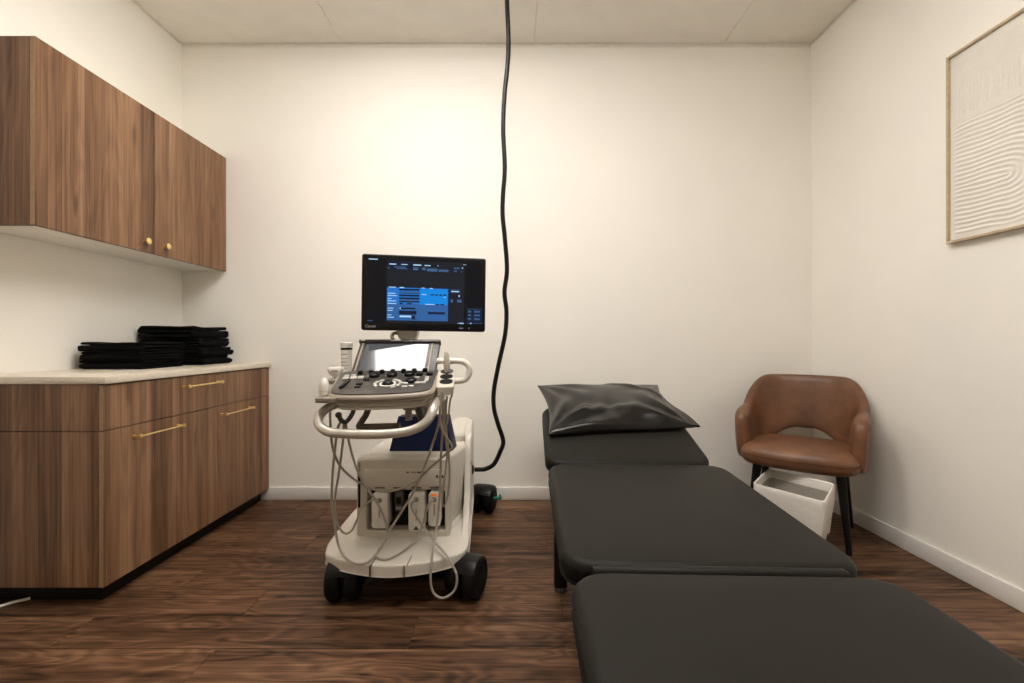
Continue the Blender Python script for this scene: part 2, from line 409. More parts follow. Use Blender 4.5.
# ================================================================ TOWELS
def towel(cx, cy, z0, wx, wy, h, turn, seed, label, L=3, wavy=0.0):
    """a towel folded to L layers: the cross-section snakes to and fro and is swept along; turn = 90 puts the folds at the right end"""
    rnd = random.Random(seed); b = nb()
    lay = h / L; path = []; half = wy / 2
    for k in range(L):
        zc = lay * (k + 0.5); s = 1 if k % 2 == 0 else -1
        pull = rnd.uniform(-0.010, 0.006)
        for j in range(9): path.append((s * (-half + lay * 0.6 + (wy - lay * 1.2 + pull) * j / 8), zc))
        if k < L - 1:
            for a in (22, 45, 68, 90, 112, 135, 158):
                ra = math.radians(a - 90); path.append((s * (half - lay * 0.6 + pull + math.cos(ra) * lay * 0.55), zc + lay * 0.5 + math.sin(ra) * lay * 0.5))
    th = lay * 0.495; NX = 26; rings = []
    ph = [rnd.random() * 6 for _ in range(6)]
    Rm = Matrix.Translation((cx, cy, z0)) @ Matrix.Rotation(math.radians(turn), 4, 'Z')
    for i in range(NX + 1):
        u = i / NX; x = (u - 0.5) * wx
        k_ = abs(2 * u - 1); endr = 1.0 if k_ < 0.93 else max(0.55, math.sqrt(max(0.0, 1 - ((k_ - 0.93) / 0.075) ** 2)))
        up, dn = [], []
        for q, (yy, zz) in enumerate(path):
            a = path[max(q - 1, 0)]; c = path[min(q + 1, len(path) - 1)]
            tx, tz = c[0] - a[0], c[1] - a[1]; l = math.hypot(tx, tz) or 1; nx_, nz_ = -tz / l, tx / l
            y2 = yy * (1 + 0.02 * math.sin(7 * u + ph[5])) + 0.007 * math.sin(5 * u + ph[2] + zz * 80) + 0.003 * math.sin(17 * u + ph[4])
            xx = x + 0.005 * math.sin(zz * 260 + ph[3]) * (2 * u - 1); zz = zz + (wavy * (zz / h) * (math.sin(6.5 * u + ph[0]) + 0.6 * math.sin(13 * u + ph[1] + 20 * yy) + 1.0) if wavy and zz > lay else 0)
            up.append(Rm @ Vector((xx, y2 + nx_ * th * endr, zz + nz_ * th * endr)))
            dn.append(Rm @ Vector((xx, y2 - nx_ * th * endr, zz - nz_ * th * endr)))
        rings.append([tuple(p) for p in up + dn[::-1]])
    ring_loft(b, rings)
    return tag(obj('folded_towel', b, M_towel, ang=80), label, 'towel', 'black towels on the countertop')
CT = 0.9035
low = ['bottom folded black towel of the low stack on the countertop', 'middle folded black towel of the low stack on the countertop', 'top folded black towel of the low stack on the countertop']
tall = ['bottom folded black towel of the tall stack in the corner', 'second folded black towel from below in the tall stack', 'third folded black towel from below in the tall stack', 'topmost folded black towel of the tall stack in the corner']
z = CT
for k in range(3):
    h = (0.044, 0.042, 0.040)[k]
    towel((-1.975, -1.968, -1.978)[k], (2.355, 2.345, 2.358)[k], z, 0.31, (0.295, 0.285, 0.30)[k], h, (182, 178.5, 183.5)[k], 10 + k, low[k], 3, 0.004 if k == 2 else 0); z += h + 0.0005
z = CT
for k in range(4):
    h = (0.052, 0.050, 0.054, 0.060)[k]
    towel((-1.968, -1.960, -1.972, -1.985)[k], (2.735, 2.73, 2.735, 2.73)[k], z, 0.29, (0.355, 0.365, 0.35, 0.335)[k], h, (-89, -92, -88, -93)[k], 30 + k, tall[k], 3, 0.005 if k == 3 else 0); z += h + 0.0005

# ================================================================ ULTRASOUND CART
cart = thing('ultrasound_cart', 'white ultrasound machine on casters with keyboard console and black monitor', 'ultrasound machine', (-0.48, 2.25, 0))
# base
bo = closed_smooth([(-0.775, 2.74), (-0.80, 2.3), (-0.785, 1.97), (-0.768, 1.86), (-0.735, 1.798), (-0.62, 1.742), (-0.48, 1.712), (-0.34, 1.738), (-0.225, 1.80), (-0.188, 1.855), (-0.184, 1.97), (-0.20, 2.25), (-0.235, 2.72), (-0.32, 2.79), (-0.68, 2.79)], 5)
b = nb(); slab(b, bo, 0.138, 0.188, 0.009, 4, e0=0.004)
base = obj('base', b, M_cart, cart)
for px in (371, 405):
    x = (px - 512) / F * 1.73
    yf = min(p[1] for p in bo if abs(p[0] - x) < 0.04) + 0.004
    b = nb(); box(b, (x, yf, 0.163), (0.003, 0.016, 0.044)); box(b, (x + (0.012 if px > 380 else 0.006), yf + 0.03, 0.1875), (0.003, 0.075, 0.003), M=None)
    obj('seam', b, M_print, base, smooth=False)
b = nb(); box(b, (-0.48, 2.3, 0.10), (0.40, 0.86, 0.10), 0.01)
obj('chassis', b, M_rubber, cart)
# casters: twin wheels under a hood
def caster(x, y, r, rot, green=False):
    Rm = Matrix.Translation((x, y, 0)) @ Matrix.Rotation(math.radians(rot), 4, 'Z')
    b = nb()
    for off in (-0.036, 0.036):
        Mx = Rm @ frame_of((off, 0, r), (1, 0, 0), (0, 1, 0))
        lathe(b, [(0.004, -0.030), (r * 0.55, -0.032), (r * 0.62, -0.029), (r * 0.66, -0.031), (r * 0.82, -0.029), (r * 0.93, -0.022), (r * 0.985, -0.012), (r, 0.0), (r * 0.985, 0.012), (r * 0.93, 0.022), (r * 0.82, 0.029), (r * 0.66, 0.031), (r * 0.62, 0.029), (r * 0.55, 0.032), (0.004, 0.030)], 36, Mx)
    c = obj('caster', b, M_rubber, cart)
    b = nb(); rings = []
    for k in range(15):                        # hood over the upper half of the wheels
        a = math.radians(30 + k * 120 / 14); rings.append([])
        for sx, rad in ((-0.066, 0.86), (-0.060, 0.98), (-0.040, 1.035), (0, 1.045), (0.040, 1.035), (0.060, 0.98), (0.066, 0.86), (0.0, 0.84)):
            rings[-1].append(tuple(Rm @ Vector((sx, r * rad * math.cos(a), r + r * rad * math.sin(a)))))
    ring_loft(b, rings)
    box(b, (0, 0, r), (0.012, r * 1.2, r * 0.9), 0.002, Rm)
    obj('caster_hood', b, M_blackgloss, c)
    if green:
        b = nb(); box(b, (x + 0.085, y - 0.03, r + 0.012), (0.05, 0.02, 0.012), 0.003); box(b, (x + 0.10, y - 0.03, r + 0.02), (0.014, 0.03, 0.03), 0.004)
        obj('brake_pedal', b, M_green, c)
caster(-0.676, 1.822, 0.080, 6); caster(-0.186, 1.842, 0.083, -20)
caster(-0.172, 2.755, 0.081, -14, True); caster(-0.70, 2.755, 0.081, 0)
# body
def chamfer_body(x0, x1, xw, y0, yc, y1):
    return [(x0, y0), (x1, y0), (xw, yc), (xw, y1), (x0, y1)]
def round_poly(pts, r=0.02, n=4):
    out = []; k = len(pts)
    for i in range(k):
        a, p, c = Vector(pts[i - 1]), Vector(pts[i]), Vector(pts[(i + 1) % k])
        d1 = (a - p).normalized() * r; d2 = (c - p).normalized() * r
        for j in range(n + 1):
            t = j / n; out.append(tuple((p + d1) * (1 - t) ** 2 + p * 2 * t * (1 - t) + (p + d2) * t * t))
    return out
b = nb(); slab(b, round_poly(chamfer_body(-0.676, -0.278, -0.232, 2.03, 2.24, 2.76), 0.02), 0.17, 0.53, 0.022, 4)
body = obj('body', b, M_cart, cart)
b = nb(); slab(b, rr(0.125, 0.46, 0.05, 6, -0.298, 2.51), 0.45, 0.582, 0.03, 5)
obj('shoulder', b, M_cart, cart)
# right side fairing: outline in y,z swept through x
fo = [(1.955, 0.150), (2.60, 0.140), (2.76, 0.20), (2.765, 0.50), (2.70, 0.575), (2.60, 0.584), (2.38, 0.584), (2.30, 0.565), (2.258, 0.51), (2.245, 0.42), (2.215, 0.305), (2.14, 0.235), (2.05, 0.205), (1.965, 0.187)]
fo = round_poly(fo, 0.018, 3)
b = nb(); Mf = Matrix(((-0.055, 0, 1, 0.1075), (1, 0, 0, 0), (0, 1, 0, 0), (0, 0, 0, 1)))
slab(b, fo, -0.222, -0.190, 0.008, 3, Mf)
obj('side_fairing', b, M_cart, cart)
b = nb(); lathe(b, [(0.001, 0.0), (0.012, 0.0), (0.012, 0.003), (0.001, 0.004)], 14, frame_of((-0.2125, 2.36, 0.40), (1, 0, 0), (0, 1, 0)))
obj('screw_cover', b, M_greige, cart)
b = nb(); lathe(b, [(0.026, -0.004), (0.026, 0.004), (0.018, 0.010), (0.013, 0.011)], 20, frame_of((-0.2185, 2.46, 0.340), (1, 0, 0), (0, 1, 0))); obj('cable_inlet', b, M_blackgloss, cart)
# front housing with the probe bay opening (x,z outline swept through y)
def xz_frame(outer, inner, ya, yb):
    b = nb()
    ring_loft(b, [[(x, yb, z) for x, z in outer], [(x, ya + 0.008, z) for x, z in outer], [(x, ya, z) for x, z in inset(outer, 0.008)],
                  [(x, ya, z) for x, z in inset(inner, -0.003)], [(x, ya + 0.003, z) for x, z in inner], [(x, yb, z) for x, z in inner]], closed=True)
    return b
def rz(x0, x1, z0, z1, r, n=6): return rr(x1 - x0, z1 - z0, r, n, (x0 + x1) / 2, (z0 + z1) / 2)
obj('front_housing', xz_frame(rz(-0.680, -0.272, 0.180, 0.530, 0.018), rz(-0.634, -0.293, 0.214, 0.392, 0.012), 1.966, 2.031), M_cart2, cart)
b = nb(); box(b, (-0.464, 2.0285, 0.303), (0.345, 0.003, 0.182)); obj('bay_back', b, M_blackgloss, cart, smooth=False)
upl = bx('upper_panel', (-0.642, 1.961, 0.409), (-0.284, 1.968, 0.482), M_cart2, cart, 0.002)
b = nb()
for px0, px1 in ((406.5, 409), (411.5, 413), (414, 415.5), (417, 421.5), (422, 427)):
    box(b, ((px0 + px1) / 2 / F * 1.961 - 512 / F * 1.961, 1.9605, CAMZ - (472.3 - 341.5) / F * 1.961), ((px1 - px0) / F * 1.961, 0.0012, 0.006))
for px0, px1 in ((436, 438), (439, 440.5), (441.5, 443.5)):
    box(b, ((px0 + px1) / 2 / F * 1.961 - 512 / F * 1.961, 1.9605, CAMZ - (476.5 - 341.5) / F * 1.961), ((px1 - px0) / F * 1.961, 0.0012, 0.012))
obj('print', b, M_print, upl, smooth=False)['kind'] = 'stuff'
for px in (380, 398.5, 417, 435):
    bx('latch_slot', ((px - 5 - 512) / F * 1.966, 1.962, 0.399), ((px + 5 - 512) / F * 1.966, 1.967, 0.4035), M_print, cart)
bx('vent', (-0.672, 1.9635, 0.47), (-0.662, 1.967, 0.512), M_greige, cart)
bx('vent', (-0.672, 1.9635, 0.315), (-0.662, 1.967, 0.452), M_blackgloss, cart)
def connector(px0, px1, py0, py1, ang=0):
    Yc = 1.945
    x0, x1 = (px0 - 512) / F * Yc, (px1 - 512) / F * Yc; z1, z0 = CAMZ - (py0 - 341.5) / F * Yc, CAMZ - (py1 - 341.5) / F * Yc
    b = nb(); o2 = rz(x0, x1, z0, z1, 0.014)
    ring_loft(b, [[(x, 2.028, z) for x, z in inset(o2, 0.004)], [(x, Yc + 0.008, z) for x, z in o2], [(x, Yc + 0.002, z) for x, z in inset(o2, 0.003)], [(x, Yc, z) for x, z in inset(o2, 0.009)]])
    c = obj('connector', b, M_bottle, cart)
    b = nb(); lathe(b, [(0.011, 0), (0.010, 0.006), (0.004, 0.008)], 16, frame_of(((x0 + x1) / 2, Yc + 0.001, z1 - 0.028), (0, -1, 0)))
    obj('lock_knob', b, M_greige, c)
    xc = (x0 + x1) / 2
    b = nb(); box(b, (xc, Yc - 0.001, z0 + 0.075), (0.005, 0.003, 0.05), 0.001); obj('mark', b, M_greige, c)
    return c
connector(371, 388, 494, 529)
c2 = connector(408, 424.5, 493, 532)
b = nb(); v = [b.verts.new(((p[0] - 512) / F * 1.944, 1.9442, CAMZ - (p[1] - 341.5) / F * 1.944)) for p in ((413, 530), (419, 530), (416, 526))]; b.faces.new(v)
r = bmesh.ops.extrude_face_region(b, geom=b.faces[:]); bmesh.ops.translate(b, vec=(0, 0.003, 0), verts=[q for q in r['geom'] if isinstance(q, bmesh.types.BMVert)])
obj('warning_mark', b, M_print, c2, smooth=False)
c3 = connector(428, 440.5, 493, 527)
bx('indicator', (-0.350, 1.942, 0.372), (-0.322, 1.9475, 0.3835), M_orange, c3, 0.002)
b = nb(); box(b, (-0.492, 1.99, 0.345), (0.035, 0.07, 0.085), 0.004); s1 = obj('port_block', b, M_dark, cart)
bx('port', (-0.503, 1.953, 0.335), (-0.481, 1.957, 0.365), M_blackgloss, s1)
bx('port', (-0.503, 1.953, 0.312), (-0.481, 1.957, 0.322), M_greige, s1)
# column and arms carrying the console
b = nb(); slab(b, rr(0.085, 0.085, 0.03, 5, -0.44, 2.27), 0.50, 0.80, 0.01, 3); obj('column', b, M_greige, cart)
b = nb()
tube(b, smooth_path([(-0.44, 2.26, 0.76), (-0.44, 2.08, 0.755), (-0.44, 1.92, 0.80), (-0.44, 1.84, 0.845)], 6), 0.030, 12)
box(b, (-0.45, 1.80, 0.842), (0.16, 0.14, 0.02), 0.006)
obj('console_arm', b, M_greige, cart)
b = nb(); tube(b, [P(408, 404, 1.80), P(409, 420, 1.78)], 0.014, 10); box(b, P(410, 406, 1.79), (0.05, 0.04, 0.03), 0.005); obj('bracket', b, M_greige, cart)
b = nb(); tube(b, [P(417, 403, 1.80), P(423, 424, 1.9)], 0.016, 10); obj('bracket', b, M_dark, cart)
# lift lever under the console
b = nb()
tube(b, smooth_path([P(369, 402, 1.74), P(367, 413, 1.735), P(362, 421, 1.725), P(359, 427, 1.72), P(366, 427.5, 1.72)], 5), 0.012, 10)
tube(b, [P(360, 427.3, 1.72), P(400, 426.3, 1.72)], 0.0135, 12)
obj('lift_lever', b, mat('lever_grip', (0.11, 0.085, 0.062, 1), 0.5), cart)
# front grab handle
b = nb()
hp = [(-0.622, 1.78, 0.812), (-0.650, 1.70, 0.808), (-0.680, 1.655, 0.795), (-0.694, 1.625, 0.772), (-0.686, 1.60, 0.745), (-0.652, 1.588, 0.723), (-0.60, 1.583, 0.716), (-0.48, 1.580, 0.714), (-0.39, 1.583, 0.720), (-0.335, 1.592, 0.734), (-0.300, 1.605, 0.760), (-0.285, 1.63, 0.796), (-0.283, 1.69, 0.818), (-0.295, 1.78, 0.832)]
tube(b, smooth_path(hp, 6), 0.0165, 16)
obj('grab_handle', b, M_silver, cart)
# console: tilted frame
CO = Vector((-0.464, 1.600, 0.852)); ev = Vector((-0.03, 0.25, 0.066)).normalized(); eu = Vector((1, 0, 0)); eu = (eu - ev * eu.dot(ev)).normalized(); ew = eu.cross(ev)
CM = Matrix(((eu.x, ev.x, ew.x, CO.x), (eu.y, ev.y, ew.y, CO.y), (eu.z, ev.z, ew.z, CO.z), (0, 0, 0, 1)))
ko = closed_smooth([(-0.196, 0.26), (-0.196, 0.16), (-0.194, 0.07), (-0.180, 0.028), (-0.14, 0.008), (-0.07, -0.002), (0.0, -0.005), (0.07, -0.003), (0.135, 0.006), (0.168, 0.028), (0.180, 0.07), (0.185, 0.16), (0.187, 0.26), (0.10, 0.275), (-0.10, 0.275)], 4)
ko = list(ko)
b = nb(); slab(b, inset(ko, -0.010), -0.034, -0.001, 0.012, 4, CM); con = obj('console', b, M_greige, cart)
b = nb(); slab(b, inset(ko, 0.016), -0.068, -0.030, 0.014, 4, CM); obj('console_underside', b, M_cart2, cart)
b = nb(); slab(b, inset(ko, 0.004), -0.004, 0.004, 0.002, 2, CM); kb = obj('control_panel', b, M_dark, cart)
def cyl_on(u, v, prof, m, name, parent, n=20):
    b = nb(); lathe(b, prof, n, CM @ Matrix.Translation((u, v, 0.004))); return obj(name, b, m, parent)
TBU, TBV = -0.004 + 0.012, 0.095
cyl_on(TBU, TBV, [(0.024, -0.001), (0.024, 0.003), (0.031, 0.003), (0.031, -0.001)], M_bottle, 'trackball_ring', kb, 28)
b = nb(); lathe(b, [(0.021, -0.001), (0.020, 0.006), (0.016, 0.011), (0.009, 0.0145), (0.001, 0.0155)], 24, CM @ Matrix.Translation((TBU, TBV, 0.004))); obj('trackball', b, M_blackgloss, kb)
for a in list(range(-60, 61, 30)) + list(range(125, 236, 28)):            # arc keys round the trackball
    ra = math.radians(a); b = nb()
    Mk = CM @ Matrix.Translation((TBU + 0.047 * math.cos(ra), TBV + 0.043 * math.sin(ra), 0.006)) @ Matrix.Rotation(ra, 4, 'Z')
    box(b, (0, 0, 0), (0.012, 0.019, 0.005), 0.001, Mk, 1); obj('arc_key', b, M_key, kb)
def key(u, v, su, sv, m=M_key):
    b = nb(); box(b, (u, v, 0.0065), (su, sv, 0.006), 0.0015, CM, 1); obj('key', b, m, kb)
for u in (-0.163, -0.135, -0.107): key(u, 0.175, 0.022, 0.026)
for u, v in ((-0.166, 0.205), (-0.140, 0.206)): key(u, v, 0.018, 0.012)
for v in (0.150, 0.105, 0.075): key(-0.098 + (0.018 if v > 0.14 else 0), v, 0.022, 0.017, M_blackgloss)
for u, v, su, sv in ((0.112, 0.150, 0.018, 0.012), (0.085, 0.135, 0.022, 0.014), (0.118, 0.090, 0.02, 0.014), (0.073, 0.088, 0.02, 0.012), (0.075, 0.053, 0.022, 0.012), (0.098, 0.056, 0.018, 0.012),
                     (0.150, 0.150, 0.016, 0.013), (0.150, 0.130, 0.016, 0.013), (0.150, 0.110, 0.016, 0.013), (0.135, 0.090, 0.03, 0.012)): key(u, v, su, sv)
cyl_on(0.092, 0.113, [(0.021, 0), (0.020, 0.010), (0.016, 0.013), (0.001, 0.014)], M_blackgloss, 'knob', kb)
for u in (-0.048, 0.020, 0.088):
    cyl_on(u - 0.01, 0.190, [(0.0215, 0), (0.0205, 0.011), (0.017, 0.014), (0.001, 0.0145)], M_blackgloss, 'knob', kb)
for u in (0.118, 0.158): cyl_on(u, 0.185, [(0.014, 0), (0.013, 0.008), (0.001, 0.009)], M_blackgloss, 'knob', kb)
for u in (-0.085, 0.018 - 0.032, 0.052, 0.112): key(u + 0.006, 0.188, 0.010, 0.010)
b = nb(); box(b, (0, 0, 0.008), (0.014, 0.085, 0.010), 0.003, CM @ Matrix.Translation((-0.150, 0.105, 0)) @ Matrix.Rotation(math.radians(-8), 4, 'Z')); obj('slider', b, M_blackgloss, kb)
b = nb(); box(b, (0, 0, 0.004), (0.020, 0.075, 0.002), 0.0005, CM @ Matrix.Translation((-0.125, 0.105, 0)) @ Matrix.Rotation(math.radians(-8), 4, 'Z'), 1); obj('slider_track', b, M_print, kb)
# touch screen on a steeper frame behind the keys
TO = Vector((-0.4945, 1.842, 0.912)); tv = Vector((0.0, 0.69, 0.724)).normalized(); tu = Vector((1, 0, 0)); tw = tu.cross(tv)
TM = Matrix(((tu.x, tv.x, tw.x, TO.x), (tu.y, tv.y, tw.y, TO.y), (tu.z, tv.z, tw.z, TO.z), (0, 0, 0, 1)))
b = nb(); slab(b, rr(0.346, 0.180, 0.008, 3, 0.0075, 0.085), -0.022, 0.002, 0.004, 2, TM); th = obj('touch_screen_housing', b, M_dark, cart)
b = nb(); box(b, (0.0075, 0.172, -0.002), (0.354, 0.014, 0.030), 0.004, TM); obj('top_rail', b, M_dark, th)
for x0, x1 in ((-0.160, -0.142), (-0.030, 0.012)):
    b = nb(); box(b, ((x0 + x1) / 2, 0.1715, 0.0135), (x1 - x0, 0.008, 0.002), 0.0, TM); obj('print', b, M_key, th, smooth=False)
for s in (-1, 1):
    b = nb(); box(b, (s * 0.150, 0.080, 0.003), (0.007, 0.165, 0.006), 0.002, TM); obj('side_strip', b, M_greige, th)
b = nb(); slab(b, rr(0.270, 0.152, 0.003, 2, 0, 0.083), 0.000, 0.0035, 0.0008, 1, TM); obj('touch_screen', b, S_touch, th)
for k in range(7):                            # knobs at the foot of the touch screen
    b = nb(); lathe(b, [(0.0105, 0), (0.0100, 0.012), (0.008, 0.015), (0.001, 0.0155)], 18, CM @ Matrix.Translation((-0.118 + k * 0.0425, 0.226, 0.003)))
    obj('knob', b, M_blackgloss, kb)
# holders: left
b = nb(); slab(b, rr(0.085, 0.16, 0.016, 4, -0.658, 1.665), 0.822, 0.843, 0.006, 3); obj('holder_shelf', b, M_greige, cart)
b = nb(); slab(b, rr(0.075, 0.21, 0.016, 4, -0.735, 1.945), 0.864, 0.884, 0.006, 3)
tube(b, [(-0.715, 1.87, 0.872), (-0.650, 1.80, 0.852)], 0.010, 8); obj('holder_shelf', b, M_greige, cart)
b = nb(); tube(b, smooth_path([P(354, 404, 1.72), P(353, 412, 1.71), P(349, 419, 1.70), P(345, 422, 1.695), P(341, 420, 1.69), P(339, 416, 1.69)], 5), 0.009, 8); lathe(b, [(0.001, -0.012), (0.010, -0.008), (0.0125, 0), (0.010, 0.008), (0.001, 0.012)], 12, Matrix.Translation(P(338.5, 415, 1.69))); obj('cable_hook', b, M_dark, cart)
# holders: right
RM = CM @ Matrix.Translation((0.221, 0.0, 0))
b = nb(); slab(b, rr(0.066, 0.21, 0.008, 4, 0.0, 0.155), -0.034, 0.0, 0.004, 3, RM); rh = obj('probe_holder', b, M_cart2, cart)
for v in (0.105, 0.165, 0.228):
    b = nb(); lathe(b, [(0.0255, -0.001), (0.0255, 0.003), (0.017, 0.003), (0.016, 0.0015), (0.001, 0.0015)], 22, RM @ Matrix.Translation((0.004, v, 0))); obj('holder_cup', b, M_blackgloss, rh)
b = nb(); tube(b, smooth_path([P(437, 361, 1.86), P(448, 361, 1.86), P(458, 361, 1.86), P(464, 362, 1.86), P(468.5, 366, 1.86), P(469.5, 371, 1.86), P(468, 376, 1.86), P(464, 380, 1.86), P(457, 381, 1.86), P(449, 381, 1.85)], 5), 0.0125, 12); obj('rear_handle', b, M_cart, cart)
# monitor
MC = Vector((-0.3790, 1.955, 1.2485)); Mm = Matrix.Translation(MC) @ Matrix.Rotation(math.radians(9), 4, 'Z') @ Matrix.Rotation(math.radians(0.7), 4, 'Y') @ Matrix.Rotation(math.radians(90), 4, 'X')   # local x right, y up, z towards the viewer
MW, MH = 0.530, 0.326
b = nb(); slab(b, rr(MW, MH, 0.010, 4), -0.042, 0.0, 0.006, 3, Mm); mo = obj('monitor', b, M_blackgloss, cart)
b = nb(); slab(b, rr(MW - 0.14, MH - 0.12, 0.02, 4), -0.075, -0.040, 0.02, 3, Mm); obj('monitor_back', b, M_blackgloss, mo)
def muv(u, v): return (u - 0.5) * MW, (0.5 - v) * MH
def scr(name, u0, v0, u1, v1, m, zl=0.0008):
    b = nb(); x0, y1_ = muv(u0, v0); x1, y0_ = muv(u1, v1)
    box(b, ((x0 + x1) / 2, (y0_ + y1_) / 2, zl - 0.0002), (x1 - x0, y1_ - y0_, 0.0004), 0, Mm); return obj(name, b, m, mo, smooth=False)
scr('screen', 0.036, 0.052, 0.970, 0.905, S_black)
scr('window_field', 0.196, 0.075, 0.822, 0.900, S_panel, 0.0013)
def multi(name, rects, m, zl):
    b = nb()
    for u0, v0, u1, v1 in rects:
        x0, y1_ = muv(u0, v0); x1, y0_ = muv(u1, v1); box(b, ((x0 + x1) / 2, (y0_ + y1_) / 2, zl - 0.0002), (x1 - x0, y1_ - y0_, 0.0004), 0, Mm)
    o_ = obj(name, b, m, mo, smooth=False)
    if len(rects) > 1: o_['kind'] = 'stuff'        # marks of a pixel or two
    return o_
def each(name, rects, m, zl):
    for r_ in rects: multi(name, [r_], m, zl)
each('header_field', [(0.20, 0.095, 0.40, 0.170), (0.845, 0.69, 0.975, 0.885)], S_navy, 0.0018)
multi('form_panel', [(0.200, 0.430, 0.690, 0.640), ], S_blue, 0.0018)
multi('form_panel', [(0.200, 0.640, 0.690, 0.865)], S_slate, 0.0018)
multi('form_panel', [(0.462, 0.445, 0.682, 0.650)], S_azure, 0.0022)
each('form_field', [(0.296, 0.445 + k * 0.0385, 0.458, 0.469 + k * 0.0385) for k in range(5)] + [(0.30, 0.694, 0.425, 0.717), (0.296, 0.735, 0.436, 0.785), (0.40, 0.800, 0.425, 0.850), (0.528, 0.745, 0.665, 0.775), (0.50, 0.415, 0.69, 0.428), (0.300, 0.633, 0.325, 0.650), (0.36, 0.633, 0.40, 0.650)] + [(0.548 + k * 0.034, 0.508, 0.573 + k * 0.034, 0.525) for k in range(4)] + [(0.59, 0.638, 0.615, 0.652), (0.625, 0.638, 0.66, 0.652)], S_navy, 0.0026)
each('form_field', [(0.296, 0.485, 0.458, 0.500), (0.296, 0.590, 0.458, 0.606)], S_steel, 0.0029)
tx = [(0.055, 0.063, 0.125, 0.077), (0.215, 0.118, 0.270, 0.132), (0.310, 0.120, 0.36, 0.130), (0.405, 0.118, 0.470, 0.134), (0.495, 0.122, 0.545, 0.134), (0.60, 0.12, 0.607, 0.13), (0.300, 0.424, 0.335, 0.438), (0.215, 0.424, 0.27, 0.434), (0.475, 0.424, 0.50, 0.434), (0.540, 0.426, 0.565, 0.438), (0.715, 0.455, 0.780, 0.470), (0.505, 0.640, 0.580, 0.650), (0.302, 0.800, 0.392, 0.822), (0.302, 0.695, 0.310, 0.715), (0.770, 0.885, 0.778, 0.895), (0.785, 0.882, 0.82, 0.897), (0.775, 0.51, 0.785, 0.535), (0.80, 0.135, 0.81, 0.152), (0.872, 0.880, 0.884, 0.895), (0.81, 0.095, 0.835, 0.101), (0.475, 0.51, 0.515, 0.52), (0.655, 0.540, 0.672, 0.549)] + [(0.207, v, 0.207 + l, v + 0.010) for v, l in ((0.505, 0.06), (0.535, 0.07), (0.575, 0.03), (0.605, 0.065), (0.640, 0.068), (0.700, 0.045), (0.730, 0.04), (0.79, 0.03), (0.82, 0.05))]
multi('text_marks', tx, S_text, 0.0033)
gx = [(0.205, 0.165, 0.215, 0.19), (0.255, 0.155, 0.345, 0.168), (0.275, 0.175, 0.36, 0.186), (0.405, 0.158, 0.445, 0.196), (0.475, 0.155, 0.505, 0.19), (0.515, 0.165, 0.60, 0.205), (0.61, 0.175, 0.69, 0.205), (0.735, 0.14, 0.78, 0.16), (0.735, 0.18, 0.76, 0.20), (0.79, 0.19, 0.805, 0.20), (0.710, 0.57, 0.728, 0.61), (0.765, 0.57, 0.80, 0.61), (0.455, 0.735, 0.49, 0.755), (0.05, 0.868, 0.09, 0.882), (0.70, 0.435, 0.79, 0.440), (0.70, 0.480, 0.79, 0.484), (0.845, 0.690, 0.975, 0.694), (0.845, 0.884, 0.975, 0.889)] + [(0.855 + 0.05 * (k % 2), 0.715 + 0.05 * (k // 2), 0.88 + 0.075 * (k % 2), 0.74 + 0.05 * (k // 2)) for k in range(6)]
multi('text_marks', gx, S_steel, 0.0031)
each('status_line', [(0.32, 0.913, 0.67, 0.919)], S_panel, 0.0008)
def text(s, size, M, m, name, parent):
    cu = bpy.data.curves.new('lettering', 'FONT'); cu.body = s; cu.size = size; cu.extrude = 0.0003; cu.align_x = 'LEFT'
    tmp = bpy.data.objects.new('lettering', cu); COL.objects.link(tmp)
    bpy.context.view_layer.update()
    me = bpy.data.meshes.new_from_object(tmp.evaluated_get(bpy.context.evaluated_depsgraph_get()))
    bpy.data.objects.remove(tmp, do_unlink=True)
    b = nb(); b.from_mesh(me); bmesh.ops.transform(b, matrix=M, verts=b.verts[:]); return obj(name, b, m, parent, smooth=False)
x_, y_ = muv(0.033, 0.962); text('Canon', 0.0165, Mm @ Matrix.Translation((x_, y_, 0.0006)), mat('logo_grey', (0.45, 0.44, 0.42, 1), 0.5), 'lettering', mo)
b = nb(); x_, y_ = muv(0.80, 0.955); box(b, (x_, y_, 0.0005), (0.018, 0.004, 0.001), 0, Mm); x_, y_ = muv(0.865, 0.955); box(b, (x_, y_, 0.0005), (0.003, 0.008, 0.001), 0, Mm); obj('bezel_marks', b, S_grey, mo, smooth=False)['kind'] = 'stuff'
# monitor arm: white swivel disc and post
b = nb(); lathe(b, [(0.001, 0), (0.042, 0.0), (0.046, 0.004), (0.046, 0.045), (0.040, 0.052), (0.001, 0.053)], 28, frame_of((-0.466, 2.045, 1.082), (0, -1, 0))); 
obj('swivel_disc', b, M_cart, cart)
b = nb(); tube(b, smooth_path([(-0.455, 2.26, 0.78), (-0.455, 2.22, 0.93), (-0.458, 2.12, 1.02), (-0.460, 2.05, 1.055)], 6), 0.024, 12)
tube(b, smooth_path([(-0.455, 2.05, 1.08), (-0.42, 2.07, 1.13), (-0.391, 2.03, 1.20), (-0.384, 2.005, 1.25)], 6), 0.020, 12); obj('monitor_arm', b, M_cart, cart)
b = nb(); tube(b, smooth_path([P(393, 339, 1.95), P(392, 336, 1.96), P(394, 333.5, 1.97), P(397, 333, 1.98)], 4), 0.008, 8); obj('arm_lever', b, M_greige, cart)
